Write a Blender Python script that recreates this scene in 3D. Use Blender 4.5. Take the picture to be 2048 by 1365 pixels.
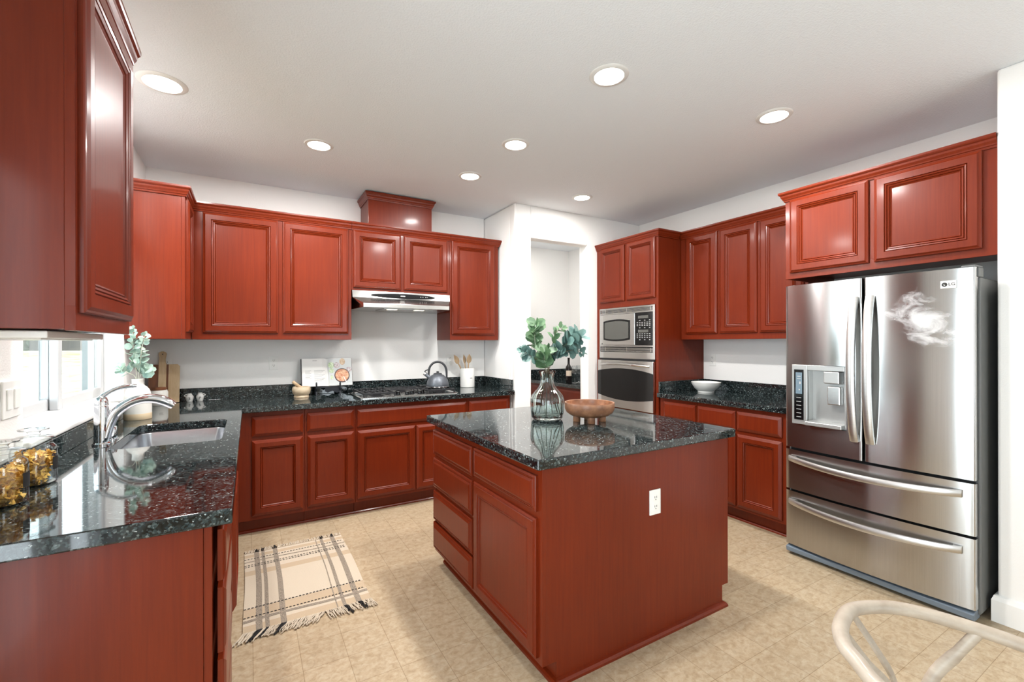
import bpy, bmesh, math, random
from mathutils import Vector, Matrix
for _o in list(bpy.data.objects):
    bpy.data.objects.remove(_o)
SC = bpy.context.scene
COL = SC.collection
PI = math.pi

# ------------------------------------------------------------------ camera
CAM_H, F_PX, YAW, ROLL, CY = 1.3575, 896.9, 0.5299, -0.0017, 687.16
cd = bpy.data.cameras.new('camera')
cam = bpy.data.objects.new('camera', cd)
COL.objects.link(cam)
fw = Vector((math.sin(YAW), math.cos(YAW), 0))
rt = Vector((math.cos(YAW), -math.sin(YAW), 0))
up = Vector((0, 0, 1))
rt2 = rt * math.cos(ROLL) + up * math.sin(ROLL)
up2 = -rt * math.sin(ROLL) + up * math.cos(ROLL)
cam.matrix_world = Matrix(((rt2.x, up2.x, -fw.x, 0), (rt2.y, up2.y, -fw.y, 0), (rt2.z, up2.z, -fw.z, CAM_H), (0, 0, 0, 1)))
cd.sensor_width = 36
cd.lens = F_PX * 36 / 2048
cd.shift_y = (CY - 682.5) / 2048
cd.clip_start = 0.02
SC.camera = cam

# ------------------------------------------------------------------ view, world, sun
SC.view_settings.view_transform = 'Standard'
SC.view_settings.look = 'None'
SC.view_settings.gamma = 1
SC.view_settings.use_curve_mapping = False
SC.view_settings.exposure = 0.74
SC.cycles.use_denoising = True
SC.cycles.max_bounces = 10
SC.cycles.diffuse_bounces = 6
SC.cycles.glossy_bounces = 5
SC.cycles.transmission_bounces = 8
SC.cycles.transparent_max_bounces = 16
SC.cycles.sample_clamp_indirect = 6
SC.cycles.caustics_refractive = False
SC.cycles.caustics_reflective = False
SC.cycles.blur_glossy = 0.5

w = bpy.data.worlds.new('world')
SC.world = w
w.use_nodes = True
bg = w.node_tree.nodes['Background']
bg.inputs[0].default_value = (0.85, 0.93, 1.0, 1)
bg.inputs[1].default_value = 6.2

sd = bpy.data.lights.new('sun', 'SUN')
sd.energy = 2.2
sd.angle = 0.01
sd.color = (1.0, 0.95, 0.86)
sun = bpy.data.objects.new('sun', sd)
sun.rotation_euler = (math.radians(8), math.radians(38), 0)   # high, from over the roof: lights the lawn only
COL.objects.link(sun)

XL, YB, ZC, XR, XP, YP, XN, YN = -0.668, 4.285, 2.685, 3.80, 2.164, 3.636, 3.14, 0.69

def portal(name, loc, rot, sx, sy):
    d = bpy.data.lights.new(name, 'AREA')
    d.shape = 'RECTANGLE'
    d.size = sx
    d.size_y = sy
    d.cycles.is_portal = True
    o = bpy.data.objects.new(name, d)
    o.location = loc
    o.rotation_euler = rot
    COL.objects.link(o)
portal('daylight_sink_window', (-0.80, 2.88, 1.55), (0, -PI / 2, 0), 1.1, 1.42)
portal('daylight_patio_door', (-0.75, 0.1, 1.03), (0, -PI / 2, 0), 2.06, 1.7)
portal('daylight_added_window', (1.9, -2.68, 1.45), (PI / 2, 0, 0), 1.0, 1.5)  # for the window added in the unseen wall behind the camera

# ------------------------------------------------------------------ materials
MATS = {}
def s2l(c):
    return tuple(((v / 255) / 12.92 if v / 255 <= 0.04045 else ((v / 255 + 0.055) / 1.055) ** 2.4) for v in c) + (1,)

def new_mat(name):
    m = bpy.data.materials.new(name)
    m.use_nodes = True
    nt = m.node_tree
    return m, nt, nt.nodes['Principled BSDF']

def simple(name, rgb, rough=0.5, metal=0.0, spec=0.5, coat=0.0, bump=None, var=None, trans=0.0, ior=1.45, emit=None):
    m, nt, b = new_mat(name)
    b.inputs['Base Color'].default_value = s2l(rgb)
    b.inputs['Roughness'].default_value = rough
    b.inputs['Metallic'].default_value = metal
    b.inputs['Specular IOR Level'].default_value = spec
    b.inputs['Coat Weight'].default_value = coat
    b.inputs['Transmission Weight'].default_value = trans
    b.inputs['IOR'].default_value = ior
    if emit:
        b.inputs['Emission Color'].default_value = s2l(rgb)
        b.inputs['Emission Strength'].default_value = emit
    tc = nt.nodes.new('ShaderNodeTexCoord')
    if bump:
        n = nt.nodes.new('ShaderNodeTexNoise')
        n.inputs['Scale'].default_value = bump[0]
        n.inputs['Detail'].default_value = 3
        bp = nt.nodes.new('ShaderNodeBump')
        bp.inputs['Strength'].default_value = bump[1]
        bp.inputs['Distance'].default_value = bump[2]
        nt.links.new(tc.outputs['Object'], n.inputs['Vector'])
        nt.links.new(n.outputs['Fac'], bp.inputs['Height'])
        nt.links.new(bp.outputs['Normal'], b.inputs['Normal'])
    if var:
        n = nt.nodes.new('ShaderNodeTexNoise')
        n.inputs['Scale'].default_value = var[0]
        n.inputs['Detail'].default_value = 4
        r = nt.nodes.new('ShaderNodeValToRGB')
        r.color_ramp.elements[0].position = 0.35
        r.color_ramp.elements[0].color = s2l(rgb)
        r.color_ramp.elements[1].position = 0.65
        r.color_ramp.elements[1].color = s2l(var[1])
        nt.links.new(tc.outputs['Object'], n.inputs['Vector'])
        nt.links.new(n.outputs['Fac'], r.inputs['Fac'])
        nt.links.new(r.outputs['Color'], b.inputs['Base Color'])
    MATS[name] = m
    return m

def ramp(nt, stops, fac, interp='LINEAR'):
    r = nt.nodes.new('ShaderNodeValToRGB')
    cr = r.color_ramp
    cr.interpolation = interp
    while len(cr.elements) < len(stops):
        cr.elements.new(0.5)
    for e, (p, c) in zip(cr.elements, stops):
        e.position = p
        e.color = c
    nt.links.new(fac, r.inputs['Fac'])
    return r

def mapping(nt, scale, coord='Object', rot=(0, 0, 0), loc=(0, 0, 0)):
    tc = nt.nodes.new('ShaderNodeTexCoord')
    mp = nt.nodes.new('ShaderNodeMapping')
    mp.inputs['Scale'].default_value = scale
    mp.inputs['Rotation'].default_value = rot
    mp.inputs['Location'].default_value = loc
    nt.links.new(tc.outputs[coord], mp.inputs['Vector'])
    return mp.outputs['Vector']

def noise(nt, vec, scale, detail=3, rough=0.5, dist=0.0):
    n = nt.nodes.new('ShaderNodeTexNoise')
    n.inputs['Scale'].default_value = scale
    n.inputs['Detail'].default_value = detail
    n.inputs['Roughness'].default_value = rough
    n.inputs['Distortion'].default_value = dist
    nt.links.new(vec, n.inputs['Vector'])
    return n.outputs['Fac']

def mix(nt, a, b, fac, mode='MIX'):
    m = nt.nodes.new('ShaderNodeMix')
    m.data_type = 'RGBA'
    m.blend_type = mode
    for s, v in ((m.inputs[6], a), (m.inputs[7], b), (m.inputs[0], fac)):
        if isinstance(v, (int, float)):
            s.default_value = v
        elif isinstance(v, tuple):
            s.default_value = v
        else:
            nt.links.new(v, s)
    return m.outputs[2]

def wood(name, dark, light, grain=(70, 70, 4), rough=0.32, coat=0.35, spec=0.5, blot=2.0):
    m, nt, b = new_mat(name)
    g = noise(nt, mapping(nt, grain), 1.0, 4, 0.6, 0.3)
    l = noise(nt, mapping(nt, (blot, blot, blot * 0.6)), 1.0, 3)
    c1 = ramp(nt, [(0.25, s2l(dark)), (0.75, s2l(light))], g)
    c2 = ramp(nt, [(0.3, (0.78, 0.78, 0.78, 1)), (0.7, (1.08, 1.08, 1.08, 1))], l)
    c = mix(nt, c1.outputs[0], c2.outputs[0], 0.8, 'MULTIPLY')
    nt.links.new(c, b.inputs['Base Color'])
    rr = nt.nodes.new('ShaderNodeMapRange')
    rr.inputs['To Min'].default_value = rough - 0.04
    rr.inputs['To Max'].default_value = rough + 0.08
    nt.links.new(l, rr.inputs['Value'])
    nt.links.new(rr.outputs[0], b.inputs['Roughness'])
    b.inputs['Specular IOR Level'].default_value = spec
    b.inputs['Coat Weight'].default_value = coat
    b.inputs['Coat Roughness'].default_value = 0.12
    bp = nt.nodes.new('ShaderNodeBump')
    bp.inputs['Strength'].default_value = 0.06
    bp.inputs['Distance'].default_value = 0.002
    nt.links.new(g, bp.inputs['Height'])
    nt.links.new(bp.outputs['Normal'], b.inputs['Normal'])
    MATS[name] = m
    return m

def granite():
    m, nt, b = new_mat('granite')
    v = mapping(nt, (1, 1, 1))
    def vor(scale):
        n = nt.nodes.new('ShaderNodeTexVoronoi')
        n.inputs['Scale'].default_value = scale
        n.inputs['Randomness'].default_value = 1
        d = noise(nt, v, scale * 0.6, 2)
        add = nt.nodes.new('ShaderNodeVectorMath')
        add.operation = 'MULTIPLY_ADD'
        comb = nt.nodes.new('ShaderNodeCombineXYZ')
        for i in range(3):
            nt.links.new(d, comb.inputs[i])
        nt.links.new(comb.outputs[0], add.inputs[0])
        add.inputs[1].default_value = (1.2 / scale, 0.7 / scale, 1.0 / scale)
        nt.links.new(v, add.inputs[2])
        nt.links.new(add.outputs[0], n.inputs['Vector'])
        sp = nt.nodes.new('ShaderNodeSeparateColor')
        nt.links.new(n.outputs['Color'], sp.inputs[0])
        return sp.outputs[0], sp.outputs[1]
    a, a2 = vor(105)
    c, c2 = vor(230)
    r1 = ramp(nt, [(0.0, s2l((8, 13, 14))), (0.42, s2l((17, 24, 25))), (0.64, s2l((32, 44, 46))), (0.82, s2l((54, 66, 67))), (0.94, s2l((92, 104, 104)))], a, 'CONSTANT')
    r2 = ramp(nt, [(0.0, s2l((9, 13, 14))), (0.58, s2l((32, 42, 45))), (0.80, s2l((76, 86, 85))), (0.955, s2l((126, 135, 132)))], c, 'CONSTANT')
    col = mix(nt, r1.outputs[0], r2.outputs[0], 0.42)
    r3 = ramp(nt, [(0.0, (0, 0, 0, 1)), (0.988, (0.6, 0.6, 0.6, 1))], c2, 'CONSTANT')
    col = mix(nt, col, s2l((190, 198, 195)), r3.outputs[0])
    nt.links.new(col, b.inputs['Base Color'])
    b.inputs['Roughness'].default_value = 0.05
    b.inputs['Specular IOR Level'].default_value = 0.75
    MATS['granite'] = m

def floor_mat():
    m, nt, b = new_mat('vinyl_floor')
    v = mapping(nt, (1, 1, 1), 'Object', loc=(-0.012, -0.076, 0))
    br = nt.nodes.new('ShaderNodeTexBrick')
    br.offset = 0
    br.squash = 1
    br.inputs['Scale'].default_value = 1
    br.inputs['Brick Width'].default_value = 0.1785
    br.inputs['Row Height'].default_value = 0.1785
    br.inputs['Mortar Size'].default_value = 0.0011
    br.inputs['Mortar Smooth'].default_value = 0.3
    br.inputs['Color1'].default_value = (1, 1, 1, 1)
    br.inputs['Color2'].default_value = (0.93, 0.93, 0.93, 1)
    br.inputs['Mortar'].default_value = (0.52, 0.46, 0.38, 1)
    nt.links.new(v, br.inputs['Vector'])
    n1 = noise(nt, mapping(nt, (10, 26, 1)), 1.0, 8, 0.72, 1.6)
    n2 = noise(nt, mapping(nt, (1, 1, 1)), 34, 8, 0.75, 0.6)
    c1 = ramp(nt, [(0.30, s2l((148, 124, 93))), (0.46, s2l((172, 152, 124))), (0.56, s2l((178, 160, 134))), (0.72, s2l((188, 175, 153)))], n1)
    c2 = ramp(nt, [(0.36, s2l((140, 117, 88))), (0.50, s2l((176, 155, 126))), (0.64, s2l((191, 177, 153)))], n2)
    c = mix(nt, c1.outputs[0], c2.outputs[0], 0.5)
    c = mix(nt, c, br.outputs['Color'], 1.0, 'MULTIPLY')
    nt.links.new(c, b.inputs['Base Color'])
    b.inputs['Roughness'].default_value = 0.36
    b.inputs['Specular IOR Level'].default_value = 0.35
    MATS['vinyl_floor'] = m

def steel(name, rgb, rough=0.2, aniso=0.75, streak=(1, 1, 220), pale_patch=False):
    m, nt, b = new_mat(name)
    b.inputs['Metallic'].default_value = 1
    b.inputs['Roughness'].default_value = rough
    b.inputs['Base Color'].default_value = s2l(rgb)
    b.inputs['Anisotropic'].default_value = aniso
    b.inputs['Anisotropic Rotation'].default_value = 0.25
    tg = nt.nodes.new('ShaderNodeTangent')
    tg.direction_type = 'RADIAL'
    tg.axis = 'Z'
    nt.links.new(tg.outputs[0], b.inputs['Tangent'])
    n = noise(nt, mapping(nt, streak), 1.5, 2)
    r = ramp(nt, [(0.3, s2l(tuple(int(v * 0.965) for v in rgb))), (0.7, s2l(rgb))], n)
    nt.links.new(r.outputs[0], b.inputs['Base Color'])
    if pale_patch:
        # a slanted whitish matte patch mixed over the right-hand door
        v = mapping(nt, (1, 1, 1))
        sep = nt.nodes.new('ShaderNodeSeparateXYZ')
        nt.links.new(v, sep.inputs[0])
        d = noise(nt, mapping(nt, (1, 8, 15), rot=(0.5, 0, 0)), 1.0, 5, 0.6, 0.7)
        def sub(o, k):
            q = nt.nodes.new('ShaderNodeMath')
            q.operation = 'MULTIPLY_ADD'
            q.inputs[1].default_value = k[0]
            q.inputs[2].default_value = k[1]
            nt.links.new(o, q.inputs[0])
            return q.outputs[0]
        yy = sub(sep.outputs[1], pale_patch[0])
        zz = sub(sep.outputs[2], pale_patch[1])
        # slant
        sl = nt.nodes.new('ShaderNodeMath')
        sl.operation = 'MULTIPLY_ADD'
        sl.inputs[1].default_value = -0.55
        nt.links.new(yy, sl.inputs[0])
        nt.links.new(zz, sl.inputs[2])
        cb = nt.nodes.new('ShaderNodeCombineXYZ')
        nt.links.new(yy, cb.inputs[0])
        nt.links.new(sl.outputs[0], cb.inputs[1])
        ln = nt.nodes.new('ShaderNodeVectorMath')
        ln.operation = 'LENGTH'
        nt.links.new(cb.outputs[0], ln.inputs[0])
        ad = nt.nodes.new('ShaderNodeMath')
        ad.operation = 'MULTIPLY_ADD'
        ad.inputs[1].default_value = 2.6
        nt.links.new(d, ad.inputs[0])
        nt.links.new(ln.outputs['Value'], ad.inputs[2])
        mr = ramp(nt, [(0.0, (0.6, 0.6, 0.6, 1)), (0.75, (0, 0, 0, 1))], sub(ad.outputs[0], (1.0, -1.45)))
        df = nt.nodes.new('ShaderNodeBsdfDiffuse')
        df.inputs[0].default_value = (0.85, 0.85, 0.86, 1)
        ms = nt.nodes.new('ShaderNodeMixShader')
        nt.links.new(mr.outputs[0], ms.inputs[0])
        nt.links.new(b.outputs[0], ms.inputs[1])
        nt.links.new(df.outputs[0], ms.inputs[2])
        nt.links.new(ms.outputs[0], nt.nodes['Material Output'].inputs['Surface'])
    MATS[name] = m
    return m

def thin_glass(name, tint, fres=1.45, boost=1.0, edge=1.0):
    m = bpy.data.materials.new(name)
    m.use_nodes = True
    nt = m.node_tree
    nt.nodes.remove(nt.nodes['Principled BSDF'])
    t = nt.nodes.new('ShaderNodeBsdfTransparent')
    lw = nt.nodes.new('ShaderNodeLayerWeight')
    lw.inputs[0].default_value = 0.5
    tr = ramp(nt, [(0.0, tint), (0.55, tint), (1.0, tuple(v * edge for v in tint[:3]) + (1,))], lw.outputs['Facing'])
    nt.links.new(tr.outputs[0], t.inputs[0])
    g = nt.nodes.new('ShaderNodeBsdfGlossy')
    g.inputs['Roughness'].default_value = 0.02
    f = nt.nodes.new('ShaderNodeFresnel')
    f.inputs[0].default_value = fres
    mu = nt.nodes.new('ShaderNodeMath')
    mu.operation = 'MULTIPLY'
    mu.inputs[1].default_value = boost
    nt.links.new(f.outputs[0], mu.inputs[0])
    ge = nt.nodes.new('ShaderNodeNewGeometry')
    fr_ = nt.nodes.new('ShaderNodeMath')
    fr_.operation = 'SUBTRACT'
    fr_.inputs[0].default_value = 1.0
    nt.links.new(ge.outputs['Backfacing'], fr_.inputs[1])
    m2 = nt.nodes.new('ShaderNodeMath')
    m2.operation = 'MULTIPLY'
    m2.use_clamp = True
    nt.links.new(mu.outputs[0], m2.inputs[0])
    nt.links.new(fr_.outputs[0], m2.inputs[1])
    ms = nt.nodes.new('ShaderNodeMixShader')
    nt.links.new(m2.outputs[0], ms.inputs[0])
    nt.links.new(t.outputs[0], ms.inputs[1])
    nt.links.new(g.outputs[0], ms.inputs[2])
    nt.links.new(ms.outputs[0], nt.nodes['Material Output'].inputs['Surface'])
    MATS[name] = m
    return m

wood('cherry', (101, 31, 11), (115, 40, 14), grain=(85, 85, 3.5), rough=0.32, coat=0.16, spec=0.2)
wood('maple', (160, 130, 95), (192, 166, 132), grain=(40, 40, 6), rough=0.5, coat=0)
wood('board_maple', (196, 162, 120), (222, 196, 158), grain=(40, 40, 6), rough=0.5, coat=0)
wood('walnut', (92, 52, 30), (128, 78, 46), grain=(50, 50, 4), rough=0.5, coat=0)
wood('acacia', (112, 72, 50), (176, 126, 92), grain=(20, 20, 26), rough=0.42, coat=0.15, blot=16)
wood('olive_wood', (164, 136, 104), (206, 190, 164), grain=(8, 30, 24), rough=0.5, coat=0, blot=8)
wood('ash', (156, 141, 124), (186, 173, 157), grain=(14, 14, 40), rough=0.45, coat=0.1)
wood('fence_wood', (72, 70, 68), (98, 93, 88), grain=(14, 14, 2), rough=0.85, coat=0)
granite()
floor_mat()
simple('wall_paint', (243, 241, 238), 0.6, spec=0.25, bump=(160, 0.25, 0.004))
simple('ceiling_paint', (232, 235, 238), 0.9, spec=0.1, bump=(120, 0.35, 0.006))
simple('white_trim', (240, 239, 236), 0.35)
simple('vinyl_white', (196, 197, 198), 0.3)
simple('plastic_white', (240, 239, 235), 0.3)
simple('slot_dark', (60, 58, 55), 0.5)
steel('steel', (205, 203, 200), 0.2, 0.7)
steel('fridge_steel', (190, 190, 189), 0.17, 0.92, streak=(3, 220, 1.5))
steel('fridge_steel_patch', (190, 190, 189), 0.17, 0.92, streak=(3, 220, 1.5), pale_patch=((7.2, 1.69), (7.4, -11.0)))
steel('handle_steel', (206, 204, 201), 0.34, 0.3)
simple('sink_steel', (196, 198, 202), 0.28, metal=1)
simple('chrome', (226, 228, 232), 0.06, metal=1)
simple('fridge_grey', (104, 105, 104), 0.45, spec=0.4)
simple('kick_grey', (112, 124, 136), 0.5)
simple('panel_grey', (176, 176, 174), 0.3, metal=0.6)
simple('black_gloss', (14, 14, 15), 0.12)
simple('black_satin', (16, 16, 17), 0.5, spec=0.2)
simple('black_matte', (24, 24, 25), 0.55)
simple('cast_iron', (34, 34, 36), 0.5, spec=0.4)
simple('gasket', (26, 27, 28), 0.6)
simple('display', (104, 122, 134), 0.25)
simple('button_grey', (172, 172, 170), 0.4)
simple('micro_window', (92, 92, 88), 0.22, metal=0.2)
simple('ceramic_white', (226, 225, 221), 0.3)
simple('ceramic_matte', (214, 211, 204), 0.6)
simple('ceramic_bisque', (222, 200, 166), 0.7)
simple('ink', (40, 38, 36), 0.6)
simple('kettle_grey', (96, 100, 106), 0.42, metal=0.55, bump=(60, 0.5, 0.004))
simple('handle_grey', (44, 45, 48), 0.45)
simple('page', (240, 238, 234), 0.6)
simple('ink_grey', (176, 172, 170), 0.7)
simple('book_cover', (70, 62, 66), 0.5)
simple('easel_black', (18, 22, 30), 0.6)
simple('photo_grey', (206, 209, 208), 0.5)
simple('photo_pan', (76, 60, 62), 0.5)
simple('photo_stew', (196, 116, 84), 0.6, var=(55, (236, 196, 160)))
simple('photo_green', (170, 196, 146), 0.6, var=(80, (224, 232, 210)))
simple('photo_pale', (226, 220, 222), 0.6, var=(70, (180, 160, 160)))
simple('photo_bread', (190, 158, 126), 0.6, var=(60, (226, 204, 178)))
simple('pasta', (222, 168, 62), 0.5, var=(30, (238, 196, 96)))
simple('leaf_teal', (84, 116, 112), 0.5, var=(25, (112, 142, 134)))
simple('leaf_green', (78, 110, 80), 0.5, var=(25, (108, 138, 100)))
simple('leaf_pale', (128, 156, 146), 0.55, var=(25, (182, 200, 184)))
simple('stem_brown', (120, 104, 76), 0.6)
simple('stem_pale', (214, 214, 196), 0.6)
simple('wine_dark', (22, 14, 14), 0.08)
simple('label_cream', (226, 210, 190), 0.6)
simple('lamp_lens', (255, 250, 240), 0.4, emit=9.0)
simple('lamp_can', (226, 224, 220), 0.3)
simple('hood_lens', (255, 236, 205), 0.4, emit=2.5)
simple('rug_cream', (192, 178, 158), 0.9, bump=(240, 0.5, 0.003))
simple('rug_tan', (178, 158, 132), 0.9, bump=(240, 0.5, 0.003))
simple('rug_black', (30, 28, 28), 0.9)
simple('rug_band', (84, 76, 68), 0.95, var=(420, (168, 154, 136)))
simple('exterior_blue', (96, 112, 118), 0.8)
simple('lawn_grass', (176, 168, 138), 0.9, var=(5.0, (134, 130, 94)))
simple('patio_stone', (206, 204, 200), 0.9)
thin_glass('window_glass', (0.97, 0.985, 0.98, 1))
thin_glass('sink_window_glass', (0.80, 0.83, 0.825, 1))
thin_glass('jar_glass', (0.94, 0.97, 0.965, 1), 1.5, 2.4, 0.08)
thin_glass('goblet_glass', (0.93, 0.94, 0.94, 1), 1.5, 2.4, 0.02)
simple('vase_glass', (236, 247, 244), 0.0, trans=1.0, ior=1.45)

# ------------------------------------------------------------------ mesh helpers
class MB:
    def __init__(s):
        s.bm = bmesh.new()
        s.mi = 0
    def v(s, p):
        return s.bm.verts.new(p)
    def f(s, vs):
        try:
            q = s.bm.faces.new(vs)
            q.material_index = s.mi
            return q
        except ValueError:
            return None
    def box(s, x0, x1, y0, y1, z0, z1):
        x0, x1 = min(x0, x1), max(x0, x1); y0, y1 = min(y0, y1), max(y0, y1); z0, z1 = min(z0, z1), max(z0, z1)
        a = [s.v((x, y, z)) for z in (z0, z1) for y in (y0, y1) for x in (x0, x1)]
        for q in ((0, 2, 3, 1), (4, 5, 7, 6), (0, 1, 5, 4), (2, 6, 7, 3), (0, 4, 6, 2), (1, 3, 7, 5)):
            s.f([a[i] for i in q])
        return s
    def obox(s, c, u, v, w, a, b, h):
        """box with axes u, v, w and half sizes a, b, h"""
        c, u, v, w = Vector(c), Vector(u), Vector(v), Vector(w)
        q = [s.v(c + u * (i * a) + v * (j * b) + w * (k * h)) for k in (-1, 1) for j in (-1, 1) for i in (-1, 1)]
        for t in ((0, 2, 3, 1), (4, 5, 7, 6), (0, 1, 5, 4), (2, 6, 7, 3), (0, 4, 6, 2), (1, 3, 7, 5)):
            s.f([q[i] for i in t])
        return s
    def loft(s, rings, closed=True, cap0=True, cap1=True):
        vs = [[s.v(p) for p in r] for r in rings]
        n = len(vs[0])
        for a, b in zip(vs, vs[1:]):
            for i in range(n if closed else n - 1):
                j = (i + 1) % n
                s.f([a[i], a[j], b[j], b[i]])
        if cap0:
            s.f(list(reversed(vs[0])))
        if cap1:
            s.f(vs[-1])
        return s
    def tube(s, pts, r, n=12, flat=(1, 1), closed=False):
        P = [Vector(p) for p in pts]
        R = r if isinstance(r, (list, tuple)) else [r] * len(P)
        rings = []
        ref = None
        for i, p in enumerate(P):
            t = (P[min(i + 1, len(P) - 1)] - P[max(i - 1, 0)]).normalized()
            if ref is None:
                ref = Vector((0, 0, 1)) if abs(t.z) < 0.9 else Vector((1, 0, 0))
            b = t.cross(ref)
            if b.length < 1e-5:
                b = t.cross(Vector((0, 1, 0)))
            b.normalize()
            ref = b.cross(t).normalized()
            rings.append([p + b * (math.cos(2 * PI * k / n) * R[i] * flat[0]) + ref * (math.sin(2 * PI * k / n) * R[i] * flat[1]) for k in range(n)])
        return s.loft(rings)
    def cyl(s, p0, p1, r0, r1=None, n=28):
        return s.tube([p0, p1], [r0, r0 if r1 is None else r1], n)
    def lathe(s, prof, c, n=48, fl=None, cap0=True, cap1=True, twist=0):
        rings = []
        for r, z in prof:
            ring = []
            for k in range(n):
                a = 2 * PI * k / n
                rr = max(r * (fl(a, z) if fl else 1), 1e-5)
                ring.append((c[0] + rr * math.cos(a), c[1] + rr * math.sin(a), c[2] + z))
            rings.append(ring)
        return s.loft(rings, True, cap0, cap1)
    def prism(s, poly, o, u, v, n, d):
        """2-D polygon in axes u,v at o, extruded d along n"""
        o, u, v, n = Vector(o), Vector(u), Vector(v), Vector(n)
        a = [o + u * x + v * y for x, y in poly]
        return s.loft([a, [p + n * d for p in a]])
    def front(s, o, u, v, n, w, h, prof):
        """moulded door: nested rectangular rings of (inset, height), a cap in the middle"""
        o, u, v, n = Vector(o), Vector(u), Vector(v), Vector(n)
        rings = []
        for ins, ht in prof:
            rings.append([o + u * a + v * b + n * ht for a, b in ((ins, ins), (w - ins, ins), (w - ins, h - ins), (ins, h - ins))])
        return s.loft(rings)
    def sweep(s, path, prof, closed=False):
        """profile (out, z) along plan path; out is to the right of travel"""
        P = [Vector((p[0], p[1])) for p in path]
        rings = []
        m = len(P)
        for i, p in enumerate(P):
            d0 = (P[i] - P[i - 1]).normalized() if (i > 0 or closed) else None
            d1 = (P[(i + 1) % m] - P[i]).normalized() if (i < m - 1 or closed) else None
            d0 = d0 if d0 is not None else d1
            d1 = d1 if d1 is not None else d0
            n0 = Vector((d0.y, -d0.x)); n1 = Vector((d1.y, -d1.x))
            k = (n0 + n1)
            k = k / max(k.dot(n0), 0.2)
            rings.append([(p.x + k.x * a, p.y + k.y * a, z) for a, z in prof])
        if closed:
            rings.append(rings[0])
        return s.loft(rings, True, not closed, not closed)
    def disc(s, c, u, v, pts):
        c, u, v = Vector(c), Vector(u), Vector(v)
        s.f([s.v(c + u * a + v * b) for a, b in pts])
        return s
    def build(s, name, mat, parent=None, bevel=0, smooth=None, seg=2, subd=0):
        bmesh.ops.remove_doubles(s.bm, verts=s.bm.verts, dist=1e-6)
        bmesh.ops.recalc_face_normals(s.bm, faces=s.bm.faces)
        me = bpy.data.meshes.new(name)
        if parent is not None:
            root = parent
            off = Vector(root.location)
            while root.parent is not None:
                root = root.parent
                off = off + Vector(root.location)
            bmesh.ops.translate(s.bm, vec=-off, verts=s.bm.verts)
        s.bm.to_mesh(me)
        s.bm.free()
        o = bpy.data.objects.new(name, me)
        COL.objects.link(o)
        for q in (mat if isinstance(mat, (list, tuple)) else [mat]):
            me.materials.append(MATS[q])
        if parent is not None:
            o.parent = parent
        if smooth:
            for p in me.polygons:
                p.use_smooth = True
            me.set_sharp_from_angle(angle=math.radians(smooth))
        if bevel:
            b = o.modifiers.new('bevel', 'BEVEL')
            b.width = bevel
            b.segments = seg
            b.limit_method = 'ANGLE'
            b.angle_limit = math.radians(40)
        if subd:
            q = o.modifiers.new('subd', 'SUBSURF')
            q.levels = q.render_levels = subd
        return o

def tag(o, label, cat, group=None, kind=None):
    o['label'] = label
    o['category'] = cat
    if group:
        o['group'] = group
    if kind:
        o['kind'] = kind
    return o

def thing(name, loc, label, cat, group=None):
    o = bpy.data.objects.new(name, None)
    o.empty_display_size = 0.05
    o.location = loc
    COL.objects.link(o)
    return tag(o, label, cat, group)

def struct(o):
    o['kind'] = 'structure'
    return o

def copy_tree(src, loc, label=None, rz=None):
    c = src.copy()
    COL.objects.link(c)
    c.location = loc
    if rz is not None:
        c.rotation_euler.z = rz
    if label:
        c['label'] = label
    def kids(a, b):
        for ch in list(a.children):
            d = ch.copy()
            COL.objects.link(d)
            d.parent = b
            kids(ch, d)
    kids(src, c)
    return c

def text_mesh(txt, size, extrude, name, mat, parent, origin, u, v, n, align='CENTER'):
    cu = bpy.data.curves.new('lettering', 'FONT')
    cu.body = txt
    cu.size = size
    cu.extrude = extrude
    cu.align_x = align
    cu.align_y = 'CENTER'
    ob = bpy.data.objects.new('lettering', cu)
    me = bpy.data.meshes.new_from_object(ob)
    bpy.data.objects.remove(ob)
    u, v, n = Vector(u), Vector(v), Vector(n)
    origin = Vector(origin)
    mb = MB()
    mb.bm.from_mesh(me)
    bpy.data.meshes.remove(me)
    for q in mb.bm.verts:
        q.co = origin + u * q.co.x + v * q.co.y + n * q.co.z
    return mb.build(name, mat, parent)

X, Y, Z = Vector((1, 0, 0)), Vector((0, 1, 0)), Vector((0, 0, 1))

# ------------------------------------------------------------------ room shell
WY0, WY1, WZ0, WZ1 = 2.17, 3.592, 1.0, 2.12       # sink window opening
DY0, DY1, DZ1 = -0.75, 0.95, 2.06                   # patio door opening
XO = -0.83
struct(MB().box(-0.9, 4.3, -2.8, 5.4, -0.1, 0).build('floor', 'vinyl_floor'))
struct(MB().box(-0.9, 4.3, -2.8, 5.4, ZC, ZC + 0.25).build('ceiling', 'ceiling_paint'))
m = MB()
m.box(XO, XL, -2.75, DY0, 0, ZC).box(XO, XL, DY0, DY1, DZ1, ZC).box(XO, XL, DY1, WY0, 0, ZC)
m.box(XO, XL, WY0, WY1, 0, WZ0).box(XO, XL, WY0, WY1, WZ1, ZC).box(XO, XL, WY1, YB + 0.15, 0, ZC)
struct(m.build('wall_left', 'wall_paint'))
struct(MB().box(XL, XP, YB, YB + 0.15, 0, ZC).build('wall_back', 'wall_paint'))
m = MB()
m.box(XP, 2.346, YP, YP + 0.12, 0, ZC).box(2.346, 3.044, YP, YP + 0.12, 2.375, ZC).box(3.044, XR, YP, YP + 0.12, 0, ZC)
m.box(XP, XP + 0.12, YP + 0.12, 5.3, 0, ZC)
struct(m.build('wall_doorway', 'wall_paint', bevel=0.012, seg=3))
struct(MB().box(XR, XR + 0.15, YN, YP + 0.12, 0, ZC).build('wall_right', 'wall_paint'))
struct(MB().box(XN, XR + 0.15, -2.75, YN, 0, ZC).build('wall_right_front', 'wall_paint', bevel=0.012, seg=3))
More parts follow.
